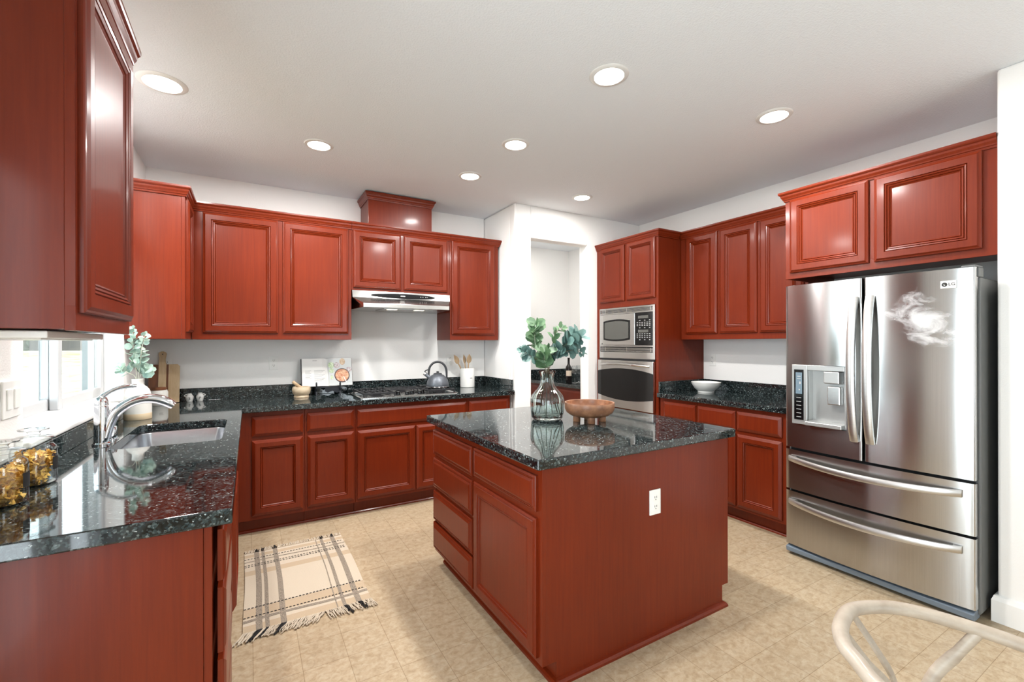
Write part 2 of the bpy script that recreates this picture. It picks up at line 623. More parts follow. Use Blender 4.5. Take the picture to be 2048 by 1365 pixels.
struct(MB().box(4.0, 4.12, YP + 0.12, 5.3, 0, ZC).build('wall_pantry_right', 'wall_paint'))
struct(MB().box(XP, 4.12, 5.2, 5.32, 0, ZC).build('wall_pantry_back', 'wall_paint'))
# wall behind the camera, with an unseen window added for general daylight
m = MB()
m.box(XO, 1.4, -2.75, -2.6, 0, ZC).box(2.4, XN, -2.75, -2.6, 0, ZC).box(1.4, 2.4, -2.75, -2.6, 0, 0.7).box(1.4, 2.4, -2.75, -2.6, 2.2, ZC)
struct(m.build('wall_front', 'wall_paint'))
# baseboard round the end of the right-hand wall
bprof = [(0, 0.0), (0.018, 0.0), (0.018, 0.105), (0.013, 0.118), (0.011, 0.126), (0.004, 0.13), (0, 0.13)]
struct(MB().sweep([(XN + 0.3, YN), (XN, YN), (XN, -2.6)][::-1], [(-a, z) for a, z in bprof]).build('baseboard_right', 'white_trim'))

def window_unit(idx, xin, xout, y0, y1, z0, z1, mull, door=False):
    """sliding window or door set in the left-hand wall: frame, two sashes and two panes"""
    fr = MB()
    t = 0.035
    fr.box(xout, xin, y0, y0 + t, z0, z1).box(xout, xin, y1 - t, y1, z0, z1).box(xout, xin, y0 + t, y1 - t, z0, z0 + t).box(xout, xin, y0 + t, y1 - t, z1 - t, z1)
    root = struct(fr.build('door_%d' % idx if door else 'window_%d' % idx, 'vinyl_white', bevel=0.003))
    xm = (xin + xout) / 2
    for k, (a, b, xa, xb) in enumerate(((y0 + t, mull + 0.03, xout + 0.004, xm - 0.002), (mull - 0.03, y1 - t, xm + 0.002, xin - 0.004))):
        s = 0.05
        q = MB()
        q.box(xa, xb, a, a + s, z0 + t, z1 - t).box(xa, xb, b - s, b, z0 + t, z1 - t).box(xa, xb, a + s, b - s, z0 + t, z0 + t + s).box(xa, xb, a + s, b - s, z1 - t - s, z1 - t)
        q.build('sash', 'vinyl_white', root, bevel=0.004)
        MB().box((xa + xb) / 2 - 0.003, (xa + xb) / 2 + 0.003, a + s - 0.005, b - s + 0.005, z0 + t + s - 0.005, z1 - t - s + 0.005).build('pane', 'window_glass' if door else 'sink_window_glass', root)
    return root
w1 = window_unit(1, -0.75, XO + 0.005, WY0, WY1, WZ0 + 0.02, WZ1, 2.85)
MB().box(-0.78, XL + 0.018, WY0 - 0.0, WY1, WZ0 - 0.005, WZ0 + 0.02).build('window_sill', 'white_trim', w1, bevel=0.008, seg=3)
window_unit(2, XL - 0.03, XO + 0.01, DY0, DY1, 0.0, DZ1, 0.1, door=True)
fr = MB()
fr.box(1.4, 2.4, -2.72, -2.63, 0.7, 0.75).box(1.4, 2.4, -2.72, -2.63, 2.15, 2.2).box(1.4, 1.45, -2.72, -2.63, 0.75, 2.15).box(2.35, 2.4, -2.72, -2.63, 0.75, 2.15).box(1.88, 1.92, -2.72, -2.63, 0.75, 2.15)
w3 = struct(fr.build('window_3', 'vinyl_white'))
for a, b in ((1.45, 1.88), (1.92, 2.35)):
    MB().box(a, b, -2.68, -2.674, 0.75, 2.15).build('pane', 'window_glass', w3)

# ------------------------------------------------------------------ outside
g = MB()
N = 24
def gz(y):
    return -0.06 if y < 2.0 else -0.06 + min((y - 2.0) / 13.0, 1) * 1.27
rows = [1.15, 2, 3, 4, 6, 8, 10, 12, 14, 16, 20]
g.loft([[(-14, y, gz(y)), (-1.05, y, gz(y))] for y in rows], closed=False, cap0=False, cap1=False)
tag(g.build('lawn', 'lawn_grass'), 'sunlit straw coloured lawn seen through the sink window', 'grass', kind='stuff')
fe = thing('garden_fence', (-4, 14.6, 1.24), 'weathered grey board fence beyond the lawn outside the window', 'fence')
random.seed(3)
for k in range(44):
    x = -9.0 + k * 0.2
    MB().box(x, x + 0.192, 14.6, 14.62, 1.55, 3.1).build('board', 'fence_wood', fe)
MB().box(-9, -0.2, 14.56, 14.6, 1.27, 1.55).build('kick_board', 'fence_wood', fe)
MB().box(-9, -0.2, 14.54, 14.6, 1.20, 1.27).build('bottom_rail', 'fence_wood', fe)
for x in (-6.6, -4.05, -1.6):
    MB().box(x, x + 0.2, 14.48, 14.56, 1.20, 3.1).build('post', 'fence_wood', fe)
struct(MB().box(-2.6, XO, 1.2, 4.9, 2.26, 2.4).build('sky_shade_slab', 'exterior_blue'))  # unseen slab added to keep sky light off the sink window
struct(MB().box(-1.03, XO, 4.34, 4.6, -0.1, 2.9).box(-1.035, -0.93, 4.33, 4.34, -0.1, 2.9).build('wall_exterior', 'exterior_blue'))

# ------------------------------------------------------------------ cabinets
UPP = [(0, 0), (0, .011), (.003, .014), (.008, .0155), (.016, .021), (.050, .021), (.0522, .0155), (.0550, .0202), (.061, .018), (.0632, .0122), (.066, .0168), (.073, .013), (.0755, .0072), (.0785, .0108), (.084, .007)]
BAS = [(0, 0), (0, .011), (.003, .013), (.020, .021), (.050, .021), (.0522, .0155), (.0550, .0196), (.060, .0165), (.0625, .0100), (.0655, .0136), (.070, .009)]
DRW = [(0, 0), (0, .010), (.003, .012), (.022, .020)]
ISD = [(0, 0), (0, .011), (.0028, .0135), (.009, .0165), (.0105, .0135), (.0128, .0165), (.0145, .0168), (.0165, .0138), (.0185, .0165), (.028, .0215)]
ISB = [(0, 0), (0, .011), (.0028, .0135), (.009, .0165), (.0105, .0135), (.014, .020), (.048, .021), (.0505, .0175), (.054, .0195), (.060, .0165), (.0625, .0125), (.0655, .014), (.070, .010)]
CROWN = [(0, 2.318), (0.007, 2.318), (0.009, 2.328), (0.013, 2.331), (0.015, 2.338), (0.022, 2.350), (0.024, 2.360), (0.031, 2.366), (0.034, 2.372), (0.034, 2.383), (0, 2.383)]
SHOE = [(0, 0), (0.016, 0), (0.015, 0.008), (0.010, 0.015), (0.0, 0.018)]
ZU = 1.39
ZT = 2.36

def upper(loc, label, boxes, frame, fronts, crown, n, u, extra=None, group='upper wall cabinets'):
    t = thing('wall_cabinet', loc, label, 'cabinet', group)
    b = MB()
    for q in boxes:
        b.box(*q)
    b.build('carcass', 'cherry', t, bevel=0.0015)
    f = MB()
    for q in frame:
        f.box(*q)
    f.build('face_frame', 'cherry', t, bevel=0.0012)
    for o, ww, h in fronts:
        MB().front(o, u, Z, n, ww, h, UPP).build('door', 'cherry', t)
    if crown:
        MB().sweep(crown, CROWN).build('crown_moulding', 'cherry', t)
    return t

def y_frame(x0, x1, y, z0, z1, stiles, t=0.02):
    """face frame in a plane facing -y: y is its front; stiles = list of (x0,x1)"""
    out = [(x0, x1, y, y + t, z1 - 0.07, z1), (x0, x1, y, y + t, z0, z0 + 0.06)]
    out += [(a, b, y, y + t, z0 + 0.06, z1 - 0.07) for a, b in stiles]
    return out
def x_frame(y0, y1, x, z0, z1, stiles, t=0.02):
    out = [(min(x, x + t), max(x, x + t), y0, y1, z1 - 0.07, z1), (min(x, x + t), max(x, x + t), y0, y1, z0, z0 + 0.06)]
    out += [(min(x, x + t), max(x, x + t), a, b, z0 + 0.06, z1 - 0.07) for a, b in stiles]
    return out

YU = 3.943
NY = -Y
# back run: two tall doors, the pair over the hood, the narrow one at the right
t = upper((0.19, YU, ZU), 'tall two-door cherry wall cabinet in the left corner beside the range hood',
      [(-0.356, 0.742, YU + 0.02, YB - 0.002, ZU, ZT)],
      y_frame(-0.356, 0.742, YU, ZU, ZT, [(-0.356, -0.285), (0.175, 0.245), (0.70, 0.742)]),
      [((-0.290, YU, 1.438), 0.484, 0.877), ((0.228, YU, 1.440), 0.489, 0.875)],
      [(-0.37, YU), (0.742, YU)], NY, X)
t = upper((1.19, YU, 1.81), 'short two-door cherry wall cabinet directly above the range hood',
      [(0.744, 1.631, YU + 0.02, YB - 0.002, 1.812, ZT)],
      y_frame(0.744, 1.631, YU, 1.812, ZT, [(0.744, 0.78), (1.14, 1.22), (1.585, 1.631)]),
      [((0.757, YU, 1.832), 0.405, 0.486), ((1.192, YU, 1.836), 0.412, 0.486)],
      [(0.744, YU), (1.631, YU)], NY, X)
t = upper((1.89, YU, ZU), 'narrow one-door cherry wall cabinet right of the range hood',
      [(1.633, 2.148, YU + 0.02, YB - 0.002, ZU, ZT)],
      y_frame(1.633, 2.148, YU, ZU, ZT, [(1.633, 1.67), (2.09, 2.148)]),
      [((1.650, YU, 1.440), 0.455, 0.888)],
      [(1.633, YU), (2.148, YU), (2.148, YB - 0.002)], NY, X)
# duct chase above the hood
t = thing('duct_cover', (1.18, 3.96, 2.384), 'cherry boxed duct cover standing on the cabinet above the hood', 'cabinet')
MB().box(0.890, 1.465, 3.975, YB - 0.002, 2.384, 2.655).build('carcass', 'cherry', t, bevel=0.0015)
MB().sweep([(0.890, YB - 0.003), (0.890, 3.975), (1.465, 3.975), (1.465, YB - 0.003)], [(a * 0.9, z - 2.318 + 2.607) for a, z in CROWN]).build('crown_moulding', 'cherry', t)
# left wall: far one in the corner, near one over the jars
t = upper((-0.5, 3.95, ZU), 'corner cherry wall cabinet beyond the sink window',
      [(XL + 0.002, -0.38, 3.60, YB - 0.002, ZU, ZT)],
      x_frame(3.598, YU, -0.36, ZU, ZT, [(3.598, 3.635), (3.905, YU)], t=-0.02),
      [((-0.36, 3.625, 1.438), 0.29, 0.876)],
      [(-0.36, YU), (-0.36, 3.598), (XL + 0.002, 3.598)][::-1], X, Y)
for ch in t.children:
    pass
t = upper((-0.5, 1.7, ZU), 'large cherry wall cabinet nearest the viewer, above the pasta jars',
      [(XL + 0.002, -0.38, 1.462, 2.02, ZU + 0.004, ZT)],
      x_frame(1.460, 2.02, -0.36, ZU, ZT, [(1.460, 1.50), (1.96, 2.02)], t=-0.02),
      [((-0.36, 1.475, 1.434), 0.505, 0.882)],
      [(XL + 0.002, 1.46), (-0.36, 1.46), (-0.36, 2.02)], X, Y)
t = thing('undercabinet_light', (-0.53, 1.75, 1.36), 'slim pale light fixture under the near left cabinet', 'light')
MB().box(-0.642, -0.42, 1.50, 1.98, 1.372, 1.39).build('housing', 'plastic_white', t, bevel=0.003)
MB().box(-0.62, -0.44, 1.53, 1.95, 1.369, 1.372).build('diffuser', 'lamp_can', t)

# right wall: three-door run and the deep one above the fridge
XU = 3.47
t = upper((3.6, 2.33, ZU), 'three-door cherry wall cabinet between oven tower and refrigerator',
      [(XU + 0.02, XR - 0.002, 1.706, 2.806, ZU, ZT)],
      x_frame(1.706, 2.806, XU, ZU, ZT, [(1.706, 1.74), (2.05, 2.09), (2.395, 2.445), (2.755, 2.806)]),
      [((XU, 2.749, 1.440), 0.320, 0.880), ((XU, 2.403, 1.440), 0.325, 0.880), ((XU, 2.055, 1.440), 0.325, 0.880)],
      [(XU, 2.806), (XU, 1.706)], -X, -Y)
XF = 3.17
t = upper((3.5, 1.19, 1.80), 'deep two-door cherry cabinet above the refrigerator',
      [(XF + 0.02, XR - 0.002, 0.696, 1.70, 1.84, ZT), (XF + 0.02, XR - 0.002, 1.685, 1.70, 1.79, 1.84)],
      x_frame(0.692, 1.702, XF, 1.79, ZT, [(0.692, 0.75), (1.18, 1.23), (1.66, 1.702)]),
      [((XF, 1.670, 1.830), 0.448, 0.492), ((XF, 1.194, 1.830), 0.448, 0.492)],
      [(XR - 0.004, 1.702), (XF, 1.702), (XF, 0.692)], -X, -Y)
# oven tower
t = thing('oven_cabinet', (3.48, 3.22, 0), 'tall cherry cabinet tower holding microwave and wall oven', 'cabinet')
b = MB()
Y0, Y1 = 2.812, 3.632
b.box(XF + 0.02, XR - 0.002, Y0, Y1, 1.72, ZT).box(XF + 0.02, XR - 0.002, Y0, Y0 + 0.018, 0.1, 1.72).box(XF + 0.02, XR - 0.002, Y1 - 0.018, Y1, 0.1, 1.72)
b.box(XF + 0.02, XR - 0.002, Y0 + 0.018, Y1 - 0.018, 0.1, 0.70).box(XF + 0.09, XR - 0.002, Y0, Y1, 0, 0.1)
b.build('carcass', 'cherry', t, bevel=0.0015)
f = MB()
f.box(XF, XF + 0.02, Y0 - 0.002, Y0 + 0.034, 0.1, ZT).box(XF, XF + 0.02, Y1 - 0.052, Y1, 0.1, ZT).box(XF, XF + 0.02, Y0 + 0.034, Y1 - 0.052, 1.712, 1.775)
f.box(XF, XF + 0.02, Y0 + 0.034, Y1 - 0.052, 2.30, ZT).box(XF, XF + 0.02, 3.185, 3.225, 1.775, 2.30).box(XF, XF + 0.02, Y0 + 0.034, Y1 - 0.052, 0.1, 0.715)
f.build('face_frame', 'cherry', t, bevel=0.0012)
for a, ww in ((3.575, 0.352), (3.192, 0.354)):
    MB().front((XF, a, 1.770), -Y, Z, -X, ww, 0.556, [(q * 0.82, h) for q, h in UPP]).build('door', 'cherry', t)
MB().front((XF, 3.575, 0.14), -Y, Z, -X, 0.74, 0.54, BAS).build('door', 'cherry', t)
MB().sweep([(XF, Y1), (XF, Y0 - 0.002), (XU - 0.036, Y0 - 0.002)][::1], [(a * 0.95, z) for a, z in CROWN]).build('crown_moulding', 'cherry', t)
MB().sweep([(XF + 0.09, Y1), (XF + 0.09, Y0)], SHOE).build('shoe_moulding', 'cherry', t)

# base cabinets
ZB = 0.868
def base_y(x0, x1, label, fronts):
    """base unit on the back wall facing the camera: fronts = (x, z, w, h, profile, name)"""
    yf = 3.672
    t = thing('base_cabinet', ((x0 + x1) / 2, yf, 0), label, 'cabinet', 'base cabinets along the back wall')
    MB().box(x0, x1, yf + 0.02, YB - 0.03, 0.105, ZB).box(x0, x1, yf + 0.07, YB - 0.03, 0, 0.105).build('carcass', 'cherry', t, bevel=0.001)
    MB().box(x0, x1, yf, yf + 0.02, 0.105, ZB).build('face_frame', 'cherry', t, bevel=0.001)
    for a, z, ww, h, pr, nm in fronts:
        MB().front((a, yf, z), X, Z, NY, ww, h, pr).build(nm, 'cherry', t)
    MB().sweep([(x0, yf + 0.07), (x1, yf + 0.07)], SHOE).build('shoe_moulding', 'cherry', t)
    return t
base_y(-0.087, 0.356, 'cherry base cabinet beside the sink run with one drawer and one door', [(0.014, 0.697, 0.329, 0.142, DRW, 'drawer'), (0.015, 0.134, 0.328, 0.536, BAS, 'door')])
base_y(0.358, 0.720, 'cherry base cabinet with one drawer and door, second from the sink corner', [(0.371, 0.699, 0.334, 0.140, DRW, 'drawer'), (0.374, 0.134, 0.332, 0.536, BAS, 'door')])
base_y(0.722, 1.684, 'wide cherry base cabinet under the gas cooktop', [(0.733, 0.700, 0.938, 0.138, DRW, 'drawer'), (0.733, 0.130, 0.469, 0.540, BAS, 'door'), (1.211, 0.130, 0.460, 0.540, BAS, 'door')])
base_y(1.686, 2.125, 'cherry base cabinet at the right end of the cooktop run', [(1.698, 0.700, 0.400, 0.140, DRW, 'drawer'), (1.698, 0.130, 0.400, 0.540, BAS, 'door')])

def base_x(y0, y1, label, fronts, xf=3.178):
    t = thing('base_cabinet', (xf, (y0 + y1) / 2, 0), label, 'cabinet', 'base cabinets beside the refrigerator')
    MB().box(xf + 0.02, XR - 0.03, y0, y1, 0.105, ZB).box(xf + 0.07, XR - 0.03, y0, y1, 0, 0.105).build('carcass', 'cherry', t, bevel=0.001)
    MB().box(xf, xf + 0.02, y0, y1, 0.105, ZB).build('face_frame', 'cherry', t, bevel=0.001)
    for a, z, ww, h, pr, nm in fronts:
        MB().front((xf, a, z), -Y, Z, -X, ww, h, pr).build(nm, 'cherry', t)
    MB().sweep([(xf + 0.07, y1), (xf + 0.07, y0)], SHOE).build('shoe_moulding', 'cherry', t)
    return t
base_x(2.414, 2.796, 'cherry base cabinet next to the oven tower', [(2.752, 0.70, 0.330, 0.142, DRW, 'drawer'), (2.752, 0.127, 0.330, 0.545, BAS, 'door')])
base_x(1.704, 2.412, 'two-door cherry base cabinet next to the refrigerator', [(2.403, 0.70, 0.332, 0.142, DRW, 'drawer'), (2.060, 0.70, 0.332, 0.142, DRW, 'drawer'), (2.403, 0.127, 0.332, 0.545, BAS, 'door'), (2.058, 0.127, 0.330, 0.545, BAS, 'door')])

def base_l(y0, y1, label, fronts, xf=-0.088, end=False):
    t = thing('base_cabinet', (xf, (y0 + y1) / 2, 0), label, 'cabinet', 'base cabinets of the sink run')
    MB().box(XL + 0.03, xf - 0.02, y0, y1, 0.105, 0.70 if not end and y0 > 2.2 else ZB).box(XL + 0.03, xf - 0.07, y0, y1, 0, 0.105).build('carcass', 'cherry', t, bevel=0.001)
    MB().box(xf - 0.02, xf, y0 - (0.002 if end else 0), y1, 0.105 if not end else 0.0, ZB).build('face_frame', 'cherry', t, bevel=0.001)
    if end:
        MB().box(XL + 0.002, xf - 0.02, y0 - 0.006, y0, 0.0, ZB).build('end_panel', 'cherry', t, bevel=0.001)
    for a, z, ww, h, pr, nm in fronts:
        MB().front((xf, a, z), Y, Z, X, ww, h, pr).build(nm, 'cherry', t)
    return t
DS = [(0, .011), (0, .023), (.003, .026), (.012, .030), (.02, .032)]
base_l(1.466, 1.936, 'cherry drawer base at the near end of the sink run', [(1.485, 0.70, 0.435, 0.142, DS, 'drawer'), (1.485, 0.50, 0.435, 0.180, DS, 'drawer'), (1.485, 0.31, 0.435, 0.170, DS, 'drawer'), (1.485, 0.127, 0.435, 0.165, DS, 'drawer')], end=True)
base_l(1.938, 2.398, 'cherry door base in the middle of the sink run', [(1.955, 0.70, 0.43, 0.142, DS, 'drawer'), (1.955, 0.127, 0.43, 0.555, BAS, 'door')])
base_l(2.400, 3.670, 'cherry sink base with two doors under the sink', [(2.42, 0.70, 0.92, 0.142, DS, 'drawer'), (2.42, 0.127, 0.455, 0.555, [(a, h * 1.7) for a, h in BAS], 'door'), (2.885, 0.127, 0.455, 0.555, BAS, 'door')])

# island
t = thing('kitchen_island', (1.55, 2.03, 0), 'cherry kitchen island with drawers and a door under granite top', 'island')
IX0, IX1, IY0, IY1 = 0.985, 2.152, 1.452, 2.620
MB().box(IX0 + 0.02, IX1, IY0 + 0.006, IY1, 0.105, ZB + 0.004).box(IX0 + 0.068, IX1 - 0.045, IY0 + 0.006, IY1 - 0.01, 0, 0.105).build('carcass', 'cherry', t, bevel=0.001)
MB().box(IX0, IX0 + 0.02, IY0 - 0.001, IY1, 0.09, ZB + 0.004).build('face_frame', 'cherry', t, bevel=0.001)
MB().prism([(IX0 + 0.02, 0.09), (IX0 + 0.068, 0.09), (IX0 + 0.068, 0.0), (IX1 - 0.045, 0.0), (IX1 - 0.045, 0.105), (IX1 + 0.002, 0.105), (IX1 + 0.002, ZB + 0.004), (IX0 + 0.02, ZB + 0.004)], (0, IY0, 0), X, Z, Y, 0.006).build('end_panel', 'cherry', t)
MB().sweep([(IX0 + 0.068, IY1 - 0.01), (IX0 + 0.068, IY0), (IX1 - 0.045, IY0), (IX1 - 0.045, IY1 - 0.01)], [(a * 1.3, z * 1.3) for a, z in SHOE]).build('shoe_moulding', 'cherry', t)
for z0, z1 in ((0.682, 0.832), (0.483, 0.660), (0.284, 0.462), (0.112, 0.270)):
    MB().front((IX0, IY1 - 0.005, z0), -Y, Z, -X, 0.552, z1 - z0, ISD).build('drawer', 'cherry', t)
MB().front((IX0, 2.045, 0.692), -Y, Z, -X, 0.565, 0.142, ISD).build('drawer', 'cherry', t)
MB().front((IX0, 2.045, 0.112), -Y, Z, -X, 0.565, 0.552, ISB).build('door', 'cherry', t)

# ------------------------------------------------------------------ granite tops
def slab(name, poly, hole, label, z0=0.872, z1=0.914, parts=()):
    t = thing(name, (poly[0][0], poly[0][1], z1), label, 'countertop')
    m = MB()
    if hole is None:
        m.prism(poly, (0, 0, z0), X, Y, Z, z1 - z0)
        m.build('slab', 'granite', t, bevel=0.006, seg=3)
    else:
        # outer polygon with a rounded rectangular cut-out
        bm = m.bm
        for z in (z0, z1):
            vo = [bm.verts.new((a, b, z)) for a, b in poly]
            vh = [bm.verts.new((a, b, z)) for a, b in hole]
            es = [bm.edges.new((vo[i], vo[(i + 1) % len(vo)])) for i in range(len(vo))]
            es += [bm.edges.new((vh[i], vh[(i + 1) % len(vh)])) for i in range(len(vh))]
            bmesh.ops.triangle_fill(bm, use_beauty=True, use_dissolve=False, edges=es)
            if z == z0:
                a0, h0 = vo, vh
            else:
                a1, h1 = vo, vh
        for A, B in ((a0, a1), (h0, h1)):
            for i in range(len(A)):
                j = (i + 1) % len(A)
                m.f([A[i], A[j], B[j], B[i]])
        m.build('slab', 'granite', t, bevel=0.005, seg=3)
    for q in parts:
        MB().box(*q).build('backsplash', 'granite', t, bevel=0.002)
    return t
def rrect(x0, x1, y0, y1, r, n=5):
    out = []
    for cx, cy, a0 in ((x1 - r, y1 - r, 0), (x0 + r, y1 - r, 90), (x0 + r, y0 + r, 180), (x1 - r, y0 + r, 270)):
        out += [(cx + r * math.cos(math.radians(a0 + 90 * k / n)), cy + r * math.sin(math.radians(a0 + 90 * k / n))) for k in range(n + 1)]
    return out
SX0, SX1, SY0, SY1 = -0.515, -0.112, 2.47, 3.135
slab('granite_countertop', [(XL + 0.003, 1.424), (-0.04, 1.424), (-0.04, 3.628), (2.156, 3.628), (2.156, YB - 0.003), (XL + 0.003, YB - 0.003)], rrect(SX0, SX1, SY0, SY1, 0.05),
     'dark speckled granite worktop running from sink to gas cooktop', parts=[
     (XL + 0.003, XL + 0.022, 1.45, 3.6, 0.9145, 0.994), (XL + 0.003, XL + 0.022, 3.6, YB - 0.003, 0.9145, 1.012),
     (XL + 0.022, XP - 0.022, YB - 0.022, YB - 0.003, 0.9145, 1.012), (XP - 0.021, XP - 0.002, 3.672, YB - 0.003, 0.9145, 1.012)])
slab('granite_countertop', [(3.14, 1.704), (XR - 0.003, 1.704), (XR - 0.003, 2.806), (3.14, 2.806)], None,
     'dark granite worktop between oven tower and refrigerator', parts=[(XR - 0.022, XR - 0.003, 1.704, 2.786, 0.9145, 1.012), (3.165, XR - 0.003, 2.787, 2.806, 0.9145, 1.012)])
slab('granite_countertop', [(0.942, 1.415), (2.168, 1.415), (2.168, 2.655), (0.942, 2.655)], None, 'polished dark granite top of the kitchen island')
slab('granite_countertop', [(3.22, 3.80), (3.995, 3.80), (3.995, 5.195), (3.22, 5.195)], None, 'granite worktop in the pantry beyond the doorway', 0.835, 0.875,
     parts=[(3.972, 3.992, 3.80, 5.17, 0.8755, 0.995), (3.24, 3.992, 5.172, 5.195, 0.8755, 0.995)])
t = thing('base_cabinet', (3.6, 4.5, 0), 'dark cherry base cabinet seen through the pantry doorway', 'cabinet')
MB().box(3.275, 3.995, 3.80, 5.195, 0.1, 0.833).box(3.35, 3.995, 3.80, 5.195, 0, 0.1).build('carcass', 'cherry', t)
MB().box(3.255, 3.275, 3.80, 5.195, 0.1, 0.833).build('face_frame', 'cherry', t)
for a in (5.12, 4.45):
    MB().front((3.255, a, 0.665), -Y, Z, -X, 0.62, 0.142, DRW).build('drawer', 'cherry', t)
    MB().front((3.255, a, 0.12), -Y, Z, -X, 0.62, 0.52, BAS).build('door', 'cherry', t)

# ------------------------------------------------------------------ sink and faucet
t = thing('kitchen_sink', (-0.31, 2.8, 0.70), 'undermount stainless sink set in the granite left of the window', 'sink')
t['label'] = 'undermount stainless sink set in the granite below the window'
m = MB()
def rr3(x0, x1, y0, y1, r, z):
    return [(a, b, z) for a, b in rrect(x0, x1, y0, y1, r, 6)]
e = 0.006
m.loft([rr3(SX0 - 0.02, SX1 + 0.02, SY0 - 0.02, SY1 + 0.02, 0.06, 0.8715), rr3(SX0 - e, SX1 + e, SY0 - e, SY1 + e, 0.055, 0.8715), rr3(SX0, SX1, SY0, SY1, 0.055, 0.865),
        rr3(SX0 + 0.006, SX1 - 0.006, SY0 + 0.006, SY1 - 0.006, 0.06, 0.74), rr3(SX0 + 0.02, SX1 - 0.02, SY0 + 0.02, SY1 - 0.02, 0.07, 0.725), rr3(SX0 + 0.12, SX1 - 0.12, SY0 + 0.2, SY1 - 0.2, 0.05, 0.718)], True, False, True)
m.build('basin', 'sink_steel', t, smooth=40)
MB().lathe([(0.0, 0.004), (0.02, 0.003), (0.035, 0.004), (0.045, 0.006), (0.046, 0.0)], (-0.33, 2.86, 0.7185), 32, cap0=False).build('drain', 'chrome', t, smooth=40)

t = thing('kitchen_faucet', (-0.562, 2.615, 0.914), 'chrome single-lever kitchen faucet with long arched spout', 'faucet')
fx, fy = -0.562, 2.615
MB().lathe([(0.032, 0), (0.032, 0.006), (0.026, 0.012), (0.0255, 0.05), (0.025, 0.165), (0.0235, 0.172)], (fx, fy, 0.9143), 40).build('body', 'chrome', t, smooth=40)
MB().lathe([(0.0245, 0.174), (0.0245, 0.190), (0.019, 0.206), (0.008, 0.214), (0.0, 0.215)], (fx, fy, 0.9143), 40).build('cap', 'chrome', t, smooth=40)
def bez(p0, p1, p2, p3, n):
    p0, p1, p2, p3 = map(Vector, (p0, p1, p2, p3))
    return [p0 * (1 - q) ** 3 + p1 * 3 * q * (1 - q) ** 2 + p2 * 3 * q * q * (1 - q) + p3 * q ** 3 for q in [k / n for k in range(n + 1)]]
sp = bez((fx + 0.012, fy, 0.945), (fx + 0.03, fy + 0.01, 1.05), (fx + 0.05, fy + 0.01, 1.06), (fx + 0.085, fy + 0.015, 1.085), 12)
MB().tube(sp, [0.021 + 0.001 * math.sin(k / 12 * PI) for k in range(13)], 20).build('spout', 'chrome', t, smooth=50)
sh = bez((fx + 0.085, fy + 0.015, 1.085), (fx + 0.145, fy + 0.02, 1.122), (fx + 0.205, fy + 0.03, 1.105), (fx + 0.250, fy + 0.04, 1.064), 12)
MB().tube(sh, [0.0215, 0.021, 0.0205, 0.0205, 0.0205, 0.021, 0.0215, 0.022, 0.0225, 0.0225, 0.022, 0.021, 0.018], 20).build('spray_head', 'chrome', t, smooth=50)
lv = bez((fx + 0.002, fy, 1.125), (fx + 0.03, fy + 0.005, 1.15), (fx + 0.06, fy + 0.01, 1.172), (fx + 0.118, fy + 0.02, 1.166), 10)
MB().tube(lv, [0.0105, 0.0095, 0.0085, 0.008, 0.008, 0.008, 0.0085, 0.009, 0.0095, 0.0095, 0.007], 14).build('lever', 'chrome', t, smooth=50)
t = thing('air_gap_cap', (-0.552, 2.735, 0.914), 'short chrome air gap cap just behind the faucet', 'fixture')
MB().lathe([(0.026, 0), (0.026, 0.004), (0.021, 0.006), (0.021, 0.052), (0.018, 0.060), (0.0, 0.061)], (-0.552, 2.735, 0.9143), 32).build('cap', 'chrome', t, smooth=40)

# ------------------------------------------------------------------ fridge
t = thing('refrigerator', (3.38, 1.175, 0), 'stainless french-door refrigerator with ice dispenser and two freezer drawers', 'refrigerator')
FY0, FY1 = 0.732, 1.612
FC = (FY0 + FY1) / 2
FH = (FY1 - FY0) / 2
def fxs(y):
    return 2.972 + 0.030 * ((y - FC) / FH) ** 2
MB().box(3.052, 3.73, FY0 - 0.006, FY1 + 0.004, 0.035, 1.675).build('housing', 'fridge_grey', t, bevel=0.006)
def fdoor(y0, y1, z0, z1, name, mat, hole=None):
    m = MB()
    n = 24
    if hole:
        hy0, hy1, hz0, hz1 = hole
        ys = sorted(set([y0 + (y1 - y0) * k / n for k in range(n + 1)] + [hy0, hy1]))
        zs = [z0, hz0, hz1, z1]
    else:
        ys = [y0 + (y1 - y0) * k / n for k in range(n + 1)]
        zs = [z0, z1]
    ed = 0.006
    def fx_(y):
        x = fxs(y)
        for e0 in (y0, y1):
            d = abs(y - e0)
            if d < ed:
                x += ed * (1 - math.sqrt(max(0, 1 - (1 - d / ed) ** 2)))
        return x
    ys = sorted(set(ys + [y0 + ed * q for q in (0.1, 0.3, 0.6, 1)] + [y1 - ed * q for q in (0.1, 0.3, 0.6, 1)]))
    F = {}
    for i, y in enumerate(ys):
        for j, z in enumerate(zs):
            F[i, j] = m.v((fx_(y), y, z))
    B = {}
    for i in (0, len(ys) - 1):
        for j in range(len(zs)):
            B[i, j] = m.v((3.046, ys[i], zs[j]))
    for i in range(len(ys) - 1):
        for j in range(len(zs) - 1):
            if hole and j == 1 and ys[i] >= hole[0] - 1e-6 and ys[i + 1] <= hole[1] + 1e-6:
                continue
            m.f([F[i, j], F[i + 1, j], F[i + 1, j + 1], F[i, j + 1]])
    L, M = len(ys) - 1, len(zs) - 1
    m.f([F[i, 0] for i in range(L + 1)] + [B[L, 0], B[0, 0]])
    m.f([F[i, M] for i in range(L + 1)] + [B[L, M], B[0, M]])
    m.f([F[0, j] for j in range(M + 1)] + [B[0, j] for j in range(M, -1, -1)])
    m.f([F[L, j] for j in range(M + 1)] + [B[L, j] for j in range(M, -1, -1)])
    return m.build(name, mat, t, smooth=30)
DH = (1.258, 1.562, 0.848, 1.220)
